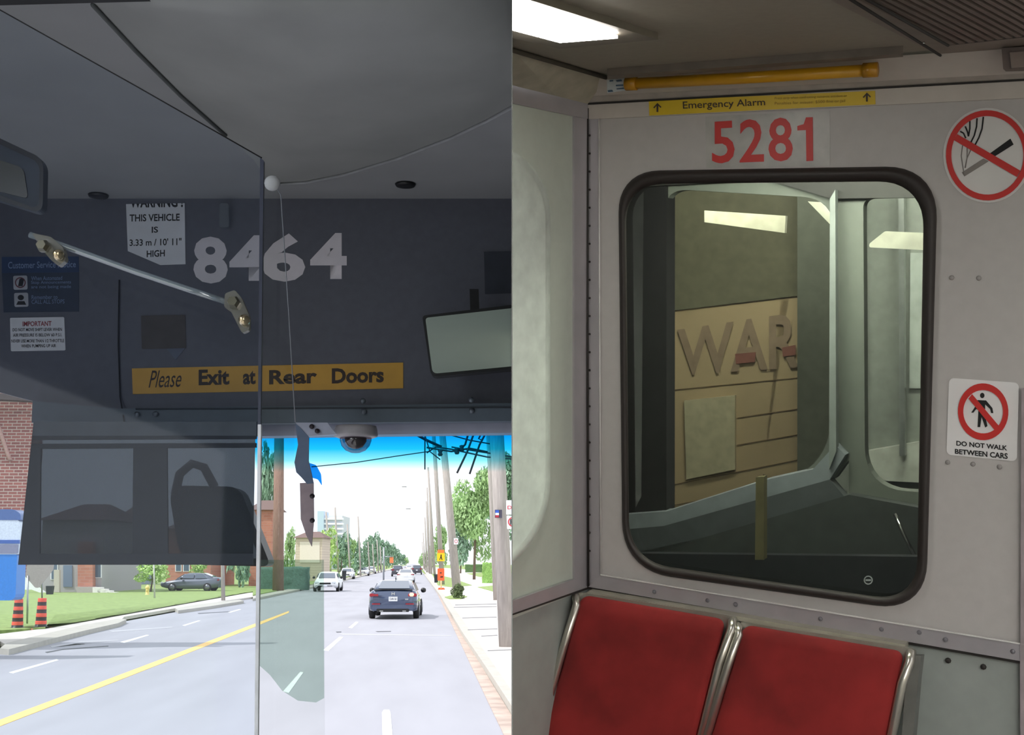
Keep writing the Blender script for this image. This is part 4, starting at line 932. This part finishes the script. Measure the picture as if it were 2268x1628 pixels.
# enclosure out of frame
M_enc = mat('car_far_wall', (170, 168, 160), .6)
hc = (CE0 - O0).dot(VU)
def room(name, P, m): return st(new(name, P, [(0, 1, 2, 3)], m, None, False, 1))
fl = -1.35
room('floor', [S(-1.2, -.02, fl), S(2.6, -.02, fl), S(2.6, 3.6, fl), S(-1.2, 3.6, fl)], mat('car_floor', (96, 92, 88), .6))
room('wall_right', [S(2.5, -.3, fl), S(2.5, -.3, hc + .3), S(2.5, 3.6, hc + .3), S(2.5, 3.6, fl)], M_enc)
room('wall_front', [S(-1.2, 3.55, fl), S(-1.2, 3.55, hc + .3), S(2.6, 3.55, hc + .3), S(2.6, 3.55, fl)], M_enc)

# ceiling lamp: recessed bright diffuser in a frame
M_diff = mat('lamp_diffuser', (255, 252, 246), .4, emit=30., var=.01)
t = empty('ceiling_lamp', PCe(1250, 60), 'bright rectangular ceiling lamp at the top left of the rail car', 'lamp')
slab('frame', [(1060, -80), (1135, -12), (1457, 88), (1240, 108), (1060, 68)], PCe, mat('lamp_frame', (120, 112, 100), .5), .012, .010, t, 1)
slab('diffuser', [(1060, -60), (1134, 6), (1368, 85), (1240, 95), (1134, 67), (1060, 42)], PCe, M_diff, .004, .016, t, 1)
# further lamps of the same car, above and behind the viewer
def lamp(a, b, la, lb_, label, e=9.):
    t = empty('ceiling_lamp', to_ceil(S(a, b, 0)), label, 'lamp')
    A = [to_ceil(S(a + x, b + y, 0)) - PCe.n * -.02 for x, y in ((-la, -lb_), (la, -lb_), (la, lb_), (-la, lb_))]
    B = [p - PCe.n * .012 for p in A]
    new('diffuser', A + B, [(0, 1, 2, 3), (7, 6, 5, 4), (0, 4, 5, 1), (1, 5, 6, 2), (2, 6, 7, 3), (3, 7, 4, 0)], M_diff, t, False, 1)
lamp(1.75, 2.1, .14, .75, 'rectangular ceiling lamp on the right side of the rail car, out of frame')
lamp(.55, 2.0, .14, .55, 'rectangular ceiling lamp above and behind the viewer, out of frame')
# ceiling grille
t = empty('air_grille', PCe(2150, 40), 'brown slatted ventilation grille in the ceiling at upper right', 'grille')
M_gr = mat('grille_brown', (104, 88, 80), .5, .2); M_gd = mat('grille_gap', (40, 34, 32), .8)
slab('frame', [(1780, -30), (2082, 124), (2330, 96), (2330, -400), (1500, -400), (1000, -430)], PCe, mat('grille_frame', (128, 116, 106), .5), .01, .006, t, 1)
slab('backing', [(1915, -5), (2102, 101), (2330, 76), (2330, -400), (1700, -200)], PCe, M_gd, .004, .010, t, 1)
vpx, vpy = 3098, 620
for k in range(17):
    # slats converge with the side wall direction
    xb = 2104 + k * 21; ybm = 100 - k * 2.4
    dx, dy = vpx - xb, vpy - ybm; L = -.9
    p0 = (xb, ybm); slope = (120 - 0) / (2080 - 1790); ln = 520
    p1 = (xb - ln, ybm - ln * (slope + .08 + k * .006))
    wv = 13
    slab('slat', [p0, (p0[0] + wv, p0[1] - 1.3), (p1[0] + wv, p1[1]), p1], PCe, M_gr, .004, .016, t, 1)
tube('frame_joint', [PCe(1838, -30, .02), PCe(2083, 123, .02)], .002, M_gd, t, 6, 1)
tube('frame_joint', [PCe(1905, -10, .02), PCe(2100, 101, .02)], .002, M_gd, t, 6, 1)
lathe('screw', [(.004, 0), (.003, .002)], PCe(2043, 94, .018), M_chrome, t, PCe.n, 8)
# yellow alarm tube
PT = Plane(CE0 - VU * .0, NW)
def PTw(x, y): return PWc(x, y, .012)
YT = mat('amber_tube', (206, 152, 30), .3, var=.08, scale=20)
t = empty('alarm_strip', PTw(1660, 175), 'long amber emergency alarm strip along the top of the end wall', 'alarm strip')
tube('strip', [PTw(1392, 186), PTw(1660, 172), PTw(1935, 155)], .0095, YT, t, 14)
for a, b in (((1387, 186), (1410, 185)), ((1912, 156), (1944, 154))):
    tube('end_cap', [PTw(*a), PTw(*b)], .0115, mat('amber_cap', (186, 132, 26), .25), t, 14)
slab('mounting', [(1400, 178), (1925, 147), (1925, 166), (1400, 196)], PWc, mat('amber_dark', (150, 116, 40), .5), .004, .002, t)
t = tag(slab('inspection_tag', [(1344, 177), (1384, 171), (1386, 200), (1345, 206)], PWc, mat('tag_white', (196, 202, 204), .6), .002, .006), 'small white tag with blue marks left of the amber strip', 'tag')
for q in ([(1350, 178), (1358, 177), (1358, 180), (1350, 181)], [(1364, 178), (1376, 176), (1378, 180), (1366, 181)], [(1346, 200), (1356, 199), (1358, 203), (1347, 204)], [(1364, 188), (1380, 187), (1380, 190), (1364, 191)], [(1365, 196), (1381, 194), (1382, 197), (1366, 198)]):
    slab('mark', q, PWc, mat('tag_blue', (70, 96, 120), .6), .0005, .007, t)
# alarm sticker
t = empty('alarm_sticker', PW(1690, 240, .01), 'yellow Emergency Alarm sticker with two arrows', 'sticker')
YS = mat('yellow_sticker', (216, 184, 40), .45, var=.05)
slab('strip', [(1437, 223), (1938, 201), (1939, 231), (1438, 256)], PW, YS, .001, .0075, t)
text('lettering', 'Emergency Alarm', [(1512, 225), (1694, 218), (1695, 238), (1513, 246)], PW, M_brn, .0085, t, .008)
text('lettering', 'Press strip when confronting nuisance, accident or', [(1716, 215), (1876, 209), (1876, 216), (1716, 222)], PW, mat('ochre_ink', (140, 112, 30), .6), .0085, t, 0)
text('lettering', 'Penalties for misuse: $500 fine or jail', [(1716, 226), (1872, 220), (1872, 228), (1716, 234)], PW, mat('ochre_ink', (140, 112, 30), .6), .0085, t, 0)
for x, y in ((1456, 239), (1920, 216)):
    slab('arrow', [(x, y - 11), (x + 9, y - 2), (x + 7, y), (x + 2, y - 5), (x + 2, y + 9), (x - 2, y + 9), (x - 2, y - 5), (x - 7, y + 1), (x - 9, y - 1)], PW, M_brn, .0003, .0085, t)
# 5281
RD = mat('numeral_red', (196, 44, 40), .45, var=.04)
t = empty('car_number', PW(1700, 360), 'red numerals 5281 on a pale sticker above the window', 'number')
slab('backing', [(1562, 258), (1838, 245), (1838, 368), (1564, 373)], PW, mat('sticker_grey', (172, 170, 166), .35), .0006, .001, t)
for s_, q in (('5', [(1577, 270), (1625, 267), (1628, 361), (1577, 362)]), ('2', [(1638, 265), (1692, 263), (1692, 358), (1638, 360)]), ('8', [(1702, 262), (1753, 259), (1757, 357), (1702, 358)]), ('1', [(1766, 260), (1800, 259), (1801, 356), (1766, 357)])):
    if s_ == '1': slab('numeral', [(1785, 260), (1800, 259.5), (1801, 356), (1786, 357), (1785, 288), (1766, 289), (1766, 279), (1780, 275)], PW, RD, .0005, .002, t)
    else: text('numeral', s_, q, PW, RD, .002, t, .016)
# no smoking sign
t = empty('no_smoking_sign', PW(2190, 447), 'round no smoking sign with red ring at the right of the wall', 'sign')
SW = mat('sign_white', (214, 212, 210), .4, var=.02)
slab('disc', circ(2187, 344, 98, 105, 48, -.03), PW, SW, .001, .002, t, 1)
slab('cigarette', [(2238, 307), (2245, 320), (2204, 346), (2192, 340)], PW, M_black, .0003, .003, t)
slab('cigarette', [(2178, 351), (2190, 357), (2136, 391), (2130, 382)], PW, mat('faded_ink', (132, 126, 122), .6), .0003, .003, t)
for pts in ([(2178, 259), (2175, 285), (2168, 305), (2159, 322)], [(2164, 262), (2163, 280), (2158, 300), (2150, 316)], [(2148, 268), (2148, 285), (2145, 302)], [(2138, 280), (2143, 292), (2145, 302)], [(2127, 291), (2134, 295), (2139, 306)]):
    tube('smoke', [PW(x, y, .0028) for x, y in pts], .0011, M_black, t, 6)
for pts in ([(2132, 322), (2129, 345), (2133, 372), (2136, 388)], [(2142, 328), (2142, 350), (2137, 372)], [(2150, 332), (2142, 350), (2138, 372)]):
    tube('smoke', [PW(x, y, .0028) for x, y in pts], .0007, mat('faded_ink', (132, 126, 122), .6), t, 6)
ring('red_ring', [(circ(2187, 344, 92, 100, 48, -.03), .0025), (circ(2187, 344, 92, 100, 48, -.03), .004), (circ(2187, 344, 80, 87, 48, -.03), .004), (circ(2187, 344, 80, 87, 48, -.03), .0025)], PW, RD, t, 1, False)
slab('red_bar', [(2120, 297), (2260, 378), (2252, 392), (2112, 310)], PW, RD, .0008, .0042, t)
# do not walk sign
t = empty('walk_sign', PW(2178, 1020), 'square sign reading DO NOT WALK BETWEEN CARS on the end wall', 'sign')
slab('plate', rr([(2102, 837), (2257, 848), (2252, 1022), (2096, 1007)], 12, 6), PW, mat('plate_white2', (226, 224, 224), .35, var=.02), .001, .002, t)
slab('figure', circ(2175.5, 876, 5, 6, 14), PW, M_black, .0003, .003, t)
slab('figure', [(2165, 886), (2184, 887), (2198, 904), (2200, 915), (2195, 915), (2193, 906), (2182, 896), (2182, 920), (2187, 944), (2182, 947), (2174, 924), (2171, 946), (2165, 946), (2167, 908), (2162, 906), (2156, 914), (2151, 914), (2159, 902)], PW, M_black, .0003, .003, t)
ring('red_ring', [(circ(2177.5, 912, 56, 63, 40, -.05), .0025), (circ(2177.5, 912, 56, 63, 40, -.05), .004), (circ(2177.5, 912, 44, 48, 40, -.05), .004), (circ(2177.5, 912, 44, 48, 40, -.05), .0025)], PW, RD, t, 0, False)
slab('red_bar', [(2145, 883), (2153, 873), (2212, 943), (2203, 953)], PW, RD, .0006, .0042, t)
text('lettering', 'DO NOT WALK', [(2118, 976), (2231, 987), (2231, 998), (2118, 987)], PW, M_black, .003, t, .03)
text('lettering', 'BETWEEN CARS', [(2115, 994), (2232, 1004), (2232, 1017), (2115, 1005)], PW, M_black, .003, t, .03)
# fitting at the top right corner
t = tag(slab('wall_fitting', [(2218, 106), (2330, 100), (2330, 150), (2222, 153)], PWc, mat('fitting_brown', (110, 98, 92), .5), .03, .02, None, 1), 'small brown metal fitting at the top right edge', 'fitting')
slab('plate', [(2236, 116), (2330, 110), (2330, 146), (2240, 150)], PWc, mat('fitting_plate', (140, 126, 118), .4), .003, .024, t, 1)

# ---------------- window: gasket, glass, and what lies beyond
t = empty('rail_window', PW(1720, 1300), 'rounded rail car window in a thick black rubber gasket', 'window')
mid = [((a[0] + b[0]) / 2, (a[1] + b[1]) / 2) for a, b in zip(win_out, win_in)]
m1 = [(a[0] * .8 + b[0] * .2, a[1] * .8 + b[1] * .2) for a, b in zip(win_out, win_in)]; m2 = [(a[0] * .15 + b[0] * .85, a[1] * .15 + b[1] * .85) for a, b in zip(win_out, win_in)]
ring('gasket', [(win_out, -.01), (win_out, .004), (m1, .014), (mid, .017), (m2, .010), (win_in, .002), (win_in, -.02)], PW, mat('rubber', (46, 40, 38), .55, var=.05), t, 1)
slab('pane', win_in, PW, glass('car_window_glass', (.80, .84, .80), .07, .01), .0005, -.006, t, 1)
ge = mat('etched', (150, 160, 156), .6)
ring('etched_mark', [(circ(1923, 1285, 10, 10, 20), -.004), (circ(1923, 1285, 7.5, 7.5, 20), -.004)], PW, ge, t)
slab('etched_mark', [(1917, 1283), (1929, 1283), (1929, 1287), (1917, 1287)], PW, ge, .0002, -.004, t)
# next car's end, 0.45 m beyond
PN = Plane(O0 - NW * .5, NW)
M_nx = mat('next_car_wall', (112, 118, 110), .6, var=.05)
M_tun = mat('tunnel_black', (24, 24, 26), .9)
hole = rr([(1472, 418), (1848, 440), (1836, 1030), (1474, 1150)], [50, 70, 90, 10], 8)
hole2 = rr([(1912, 440), (2200, 430), (2200, 1100), (1916, 1082)], [20, 5, 5, 90], 8)
o = tag(holed('neighbour_car', [(1476, 395), (1880, 392), (1880, 1020), (1850, 1060), (1476, 1160)], hole, PN, M_nx, .03, 0, None, 1), 'grey end wall of the next rail car seen through the window', 'rail car')
holed('side_panel', [(1880, 380), (2260, 380), (2260, 1180), (1880, 1100)], hole2, PN, M_nx, .03, 0, o, 1)
slab('black_edge', [(1340, 380), (1476, 395), (1476, 1170), (1340, 1200)], PN, M_tun, .05, .01, o, 1)
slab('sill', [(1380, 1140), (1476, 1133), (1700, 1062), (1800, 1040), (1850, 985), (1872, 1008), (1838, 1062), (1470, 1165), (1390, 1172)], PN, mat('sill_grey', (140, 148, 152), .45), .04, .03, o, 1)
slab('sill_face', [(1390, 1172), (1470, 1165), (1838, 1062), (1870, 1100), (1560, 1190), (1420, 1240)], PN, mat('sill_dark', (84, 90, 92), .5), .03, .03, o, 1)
slab('pillar', [(1838, 440), (1850, 420), (1852, 1000), (1836, 1040)], PN, mat('pillar_pale', (140, 148, 144), .5), .02, .04, o, 1)
slab('roof_panel', [(1340, 330), (2200, 330), (2200, 435), (1840, 440), (1700, 398), (1340, 418)], PN, mat('dark_roof', (52, 52, 50), .6), .03, .02, o, 1)
tag(slab('gangway_floor', [(1340, 1240), (1560, 1190), (1880, 1096), (2120, 1140), (2260, 1300), (2260, 1700), (1340, 1700)], PN, mat('gangway_grey', (66, 72, 70), .6), .03, .03, None, 1), 'dark gangway plate below the next rail car window', 'gangway')
tag(tube('safety_chain', [PN(1982, 1138, .08), PN(2000, 1180, .09), PN(2030, 1240, .1)], .004, M_chrome, None, 6), 'thin pale bar at the lower right behind the window', 'bar')
tag(slab('lower_bulkhead', [(1340, 1225), (2260, 1236), (2260, 1500), (1340, 1500)], PN, mat('bulkhead', (40, 44, 48), .6), .02, .12, None, 1), 'dark lower bulkhead just beyond the window glass', 'panel')
# station wall beyond the next car
PStn = Plane(O0 - NW * 2.2, (NW + UR * .12))
M_tile = mat('station_tile', (176, 156, 122), .8, var=.06, scale=3)
tag(slab('platform_pillar', [(1766, 300), (1960, 300), (1960, 1300), (1766, 1300)], Plane(O0 - NW * 2.0, NW), mat('pillar_olive', (92, 96, 84), .7), .05, 0, None, 1), 'dull olive grey pillar right of the beige station wall', 'pillar')
o = tag(slab('station_wall', [(1340, 300), (1800, 300), (1766, 300), (1768, 1100), (1690, 1050), (1690, 1110), (1340, 1150)], PStn, M_tile, .1, 0, None, 1), 'beige tiled station wall with the letters WAR beyond the window', 'station wall')
for y0, y1, xa in ((864, 836, 1480), (925, 905, 1632), (985, 962, 1632), (1075, 1018, 1480), (1120, 1070, 1480)):
    slab('tile_joint', [(xa, y0), (1766, y1), (1766, y1 + 1.6), (xa, y0 + 1.6)], PStn, mat('joint_tan', (128, 108, 80), .8), .003, .004, o)
M_ghost = mat('faded_letter', (146, 126, 104), .8); M_gh2 = mat('faded_red_letter', (134, 88, 76), .8)
text('lettering', 'WAR', [(1500, 730), (1770, 690), (1770, 815), (1500, 832)], PStn, M_ghost, .01, o, .02)
slab('red_mark', [(1628, 784), (1674, 780), (1672, 802), (1630, 806)], PStn, M_gh2, .002, .014, o)
slab('red_mark', [(1732, 770), (1762, 764), (1762, 786), (1734, 790)], PStn, M_gh2, .002, .014, o)
slab('dark_frieze', [(1340, 300), (1790, 300), (1768, 655), (1476, 690), (1340, 700)], PStn, mat('frieze', (104, 102, 82), .8), .01, .008, o, 1)
slab('steel_panel', [(1515, 888), (1628, 876), (1628, 1040), (1520, 1062)], PStn, mat('steel_panel', (186, 178, 148), .4), .02, .02, o)
tag(slab('yellow_post', [(1674, 1058), (1692, 1056), (1692, 1240), (1672, 1240)], Plane(O0 - NW * .3, NW), mat('post_yellow', (120, 112, 80), .5), .02), 'yellow upright post behind the window, below the station wall', 'post')
# interior of the next car, right part: lit side with lamps
PI = Plane(O0 - NW * 1.3, NW)
o = tag(slab('next_car_side', [(1850, 380), (2300, 380), (2300, 1250), (1850, 1250)], PI, mat('inner_side', (140, 146, 138), .5), .03, 0, None, 1), 'pale inner side of the next rail car at the right of the window', 'panel')
slab('ledge', [(1915, 1000), (2060, 975), (2060, 1070), (1960, 1065), (1925, 1040)], PI, mat('ledge_pale', (196, 200, 190), .5), .03, .03, o, 1)
slab('grab_bar', [(1905, 430), (1916, 430), (1916, 1000), (1906, 1000)], PI, mat('bar_grey', (150, 156, 152), .3, .5), .02, .06, o)
slab('grab_bar', [(1990, 430), (2002, 430), (2004, 1010), (1992, 1010)], PI, mat('bar_grey', (150, 156, 152), .3, .5), .02, .06, o)
slab('advert', [(2016, 560), (2060, 560), (2060, 860), (2014, 860)], PI, mat('advert_pale', (176, 184, 178), .5), .005, .01, o, 1)
PL = Plane(O0 - NW * .9, NW)
t = tag(slab('tube_lamp', [(1789, 446), (1822, 448), (1900, 528), (1898, 548), (1885, 545)], PL, mat('far_lamp', (232, 232, 210), .4, emit=.5), .02), 'long diagonal lit lamp at the upper right behind the window', 'lamp')
t = tag(slab('tube_lamp', rr([(1925, 540), (1960, 512), (2050, 516), (2050, 554), (1925, 548)], 4, 3), PL, mat('far_lamp', (232, 232, 210), .4, emit=.5), .02, 0, None, 1), 'curved lit lamp at the right edge behind the window', 'lamp')
t = tag(slab('tube_lamp', [(1560, 466), (1740, 478), (1738, 516), (1560, 492)], Plane(O0 - NW * 1.6, NW), mat('soft_lamp', (200, 198, 176), .4, emit=.22), .02, 0, None, 1), 'wide soft lit lamp above the station wall', 'lamp')
tag(slab('red_emblem', [(1868, 490), (1895, 462), (1900, 466), (1890, 505), (1880, 510)], PL, mat('emblem_red', (150, 50, 44), .5), .01, .02), 'small red emblem behind the window near the diagonal lamp', 'emblem')
# tunnel enclosure and platform lamps
PA, PZ = Plane(O0 - NW * .03, NW), Plane(O0 - NW * 3.2, NW)
na = [PA(1318, 300), PA(2250, 270), PA(2250, 1520), PA(1318, 1330)]; fa = [PZ(1200, 150), PZ(2350, 100), PZ(2350, 1750), PZ(1200, 1600)]
room('wall_back', fa, M_tun)
room('ceiling', [na[0], na[1], fa[1], fa[0]], M_tun); room('wall_right', [na[1], na[2], fa[2], fa[1]], M_tun)
room('floor', [na[2], na[3], fa[3], fa[2]], M_tun); room('wall_left', [na[3], na[0], fa[0], fa[3]], M_tun)
def area(name, p, tgt, sx, sy, e, col=(1, .95, .85)):
    l = bpy.data.lights.new(name, 'AREA'); l.shape = 'RECTANGLE'; l.size = sx; l.size_y = sy; l.energy = e; l.color = col
    o = bpy.data.objects.new(name, l); COL.objects.link(o); o.location = p; o.rotation_euler = (tgt - p).to_track_quat('-Z', 'Y').to_euler(); return o
area('platform_light', Plane(O0 - NW * 1.45, NW)(1640, 265), PStn(1600, 900), .6, .15, 10)
area('gangway_light', Plane(O0 - NW * .2, NW)(1750, 330), PN(1780, 950), .5, .08, 7)
area('next_car_light', Plane(O0 - NW * .9, NW)(2050, 330), PI(1990, 900), .4, .1, 6)

# ---------------- seats
PTOP = Plane(O0 + NW * .05, NW)
q0 = PTOP(1300, 1318); q1 = PTOP(2003, 1443)
dn = (-VU + NW * .22).normalized()
PSt = Plane(q0, UR.cross(dn))
M_red = mat('red_velour', (138, 36, 35), .95, var=.3, scale=9, bump=.15)
M_cr = mat('seat_chrome', (200, 196, 186), .28, .9, var=.05)
def seat(tl, tr, br, bl, lb):
    """padded back (tapered outline) in a tubular metal frame, with the seat pan below the frame edge"""
    c = PSt((bl[0] + br[0]) / 2, 1800)
    t = empty('transit_seat', c, lb, 'seat', None)
    # continue the outline downwards below the picture
    k = 1.9
    BL = (tl[0] + (bl[0] - tl[0]) * k, tl[1] + (bl[1] - tl[1]) * k); BR = (tr[0] + (br[0] - tr[0]) * k, tr[1] + (br[1] - tr[1]) * k)
    o = rr([tl, tr, BR, BL], [22, 22, 30, 30], 6); cx_ = sum(p[0] for p in o) / len(o); cy_ = sum(p[1] for p in o) / len(o)
    sh = lambda f: [(cx_ + (x - cx_) * f, cy_ + (y - cy_) * f) for x, y in o]
    ring('cushion', [(o, -.01), (o, .006), (sh(.97), .014), (sh(.85), .017), (sh(.5), .012), (sh(.1), .010)], PSt, M_red, t, 1, True, True)
    # frame: side tubes bending over the top towards the wall, plus a top band
    for e, (a, b, sgn) in enumerate(((tl, BL, -1), (tr, BR, 1))):
        off = 9 * sgn
        pts = [PSt(a[0] + off * 1.5, a[1] + 2, -.03), PSt(a[0] + off * 1.5, a[1] + 6, .0), PSt(a[0] + off * 1.3, a[1] + 22, .014), PSt(a[0] + off + (b[0] - a[0]) * .2, a[1] + (b[1] - a[1]) * .2, .014), PSt(b[0] + off, b[1], .014)]
        tube('side_tube', pts, .0075, M_cr, t, 10, 1)
    slab('shell', rr([(tl[0] - 14, tl[1] - 7), (tr[0] + 26, tr[1] - 6), (BR[0] + 12, BR[1]), (BL[0] - 12, BL[1])], [14, 14, 5, 5], 4), PSt, mat('seat_shell', (156, 154, 144), .35, .5), .012, -.012, t, 1)
    # seat pan, below the frame edge
    a, b = PSt(BL[0], BL[1]), PSt(BR[0], BR[1]); fwd = NW * .40 + VU * .03
    V = [a, b, b + fwd, a + fwd]; V += [v - VU * .05 for v in V]
    new('seat_cushion', V, [(0, 1, 2, 3), (7, 6, 5, 4), (0, 4, 5, 1), (1, 5, 6, 2), (2, 6, 7, 3), (3, 7, 4, 0)], M_red, t, False, 1)
    return t
seat((1289, 1317), (1608, 1372), (1545, 1628), (1203, 1628), 'red velour rail car seat back with metal frame, in the corner')
s2 = seat((1648, 1383), (2003, 1443), (1966, 1628), (1575, 1628), 'red velour rail car seat back with metal frame, right of the corner seat')
slab('side_plate', [(2010, 1452), (2040, 1452), (2034, 1500), (2008, 1800), (1985, 1800)], PSt, mat('side_plate', (120, 120, 116), .4, .4), .03, -.01, s2, 1)
st(slab('trim_29', [(1300, 1311), (1640, 1366), (2005, 1428), (2005, 1440), (1640, 1376), (1300, 1318)], PW, mat('seat_ledge', (160, 156, 142), .5), .03, .03, None, 1))
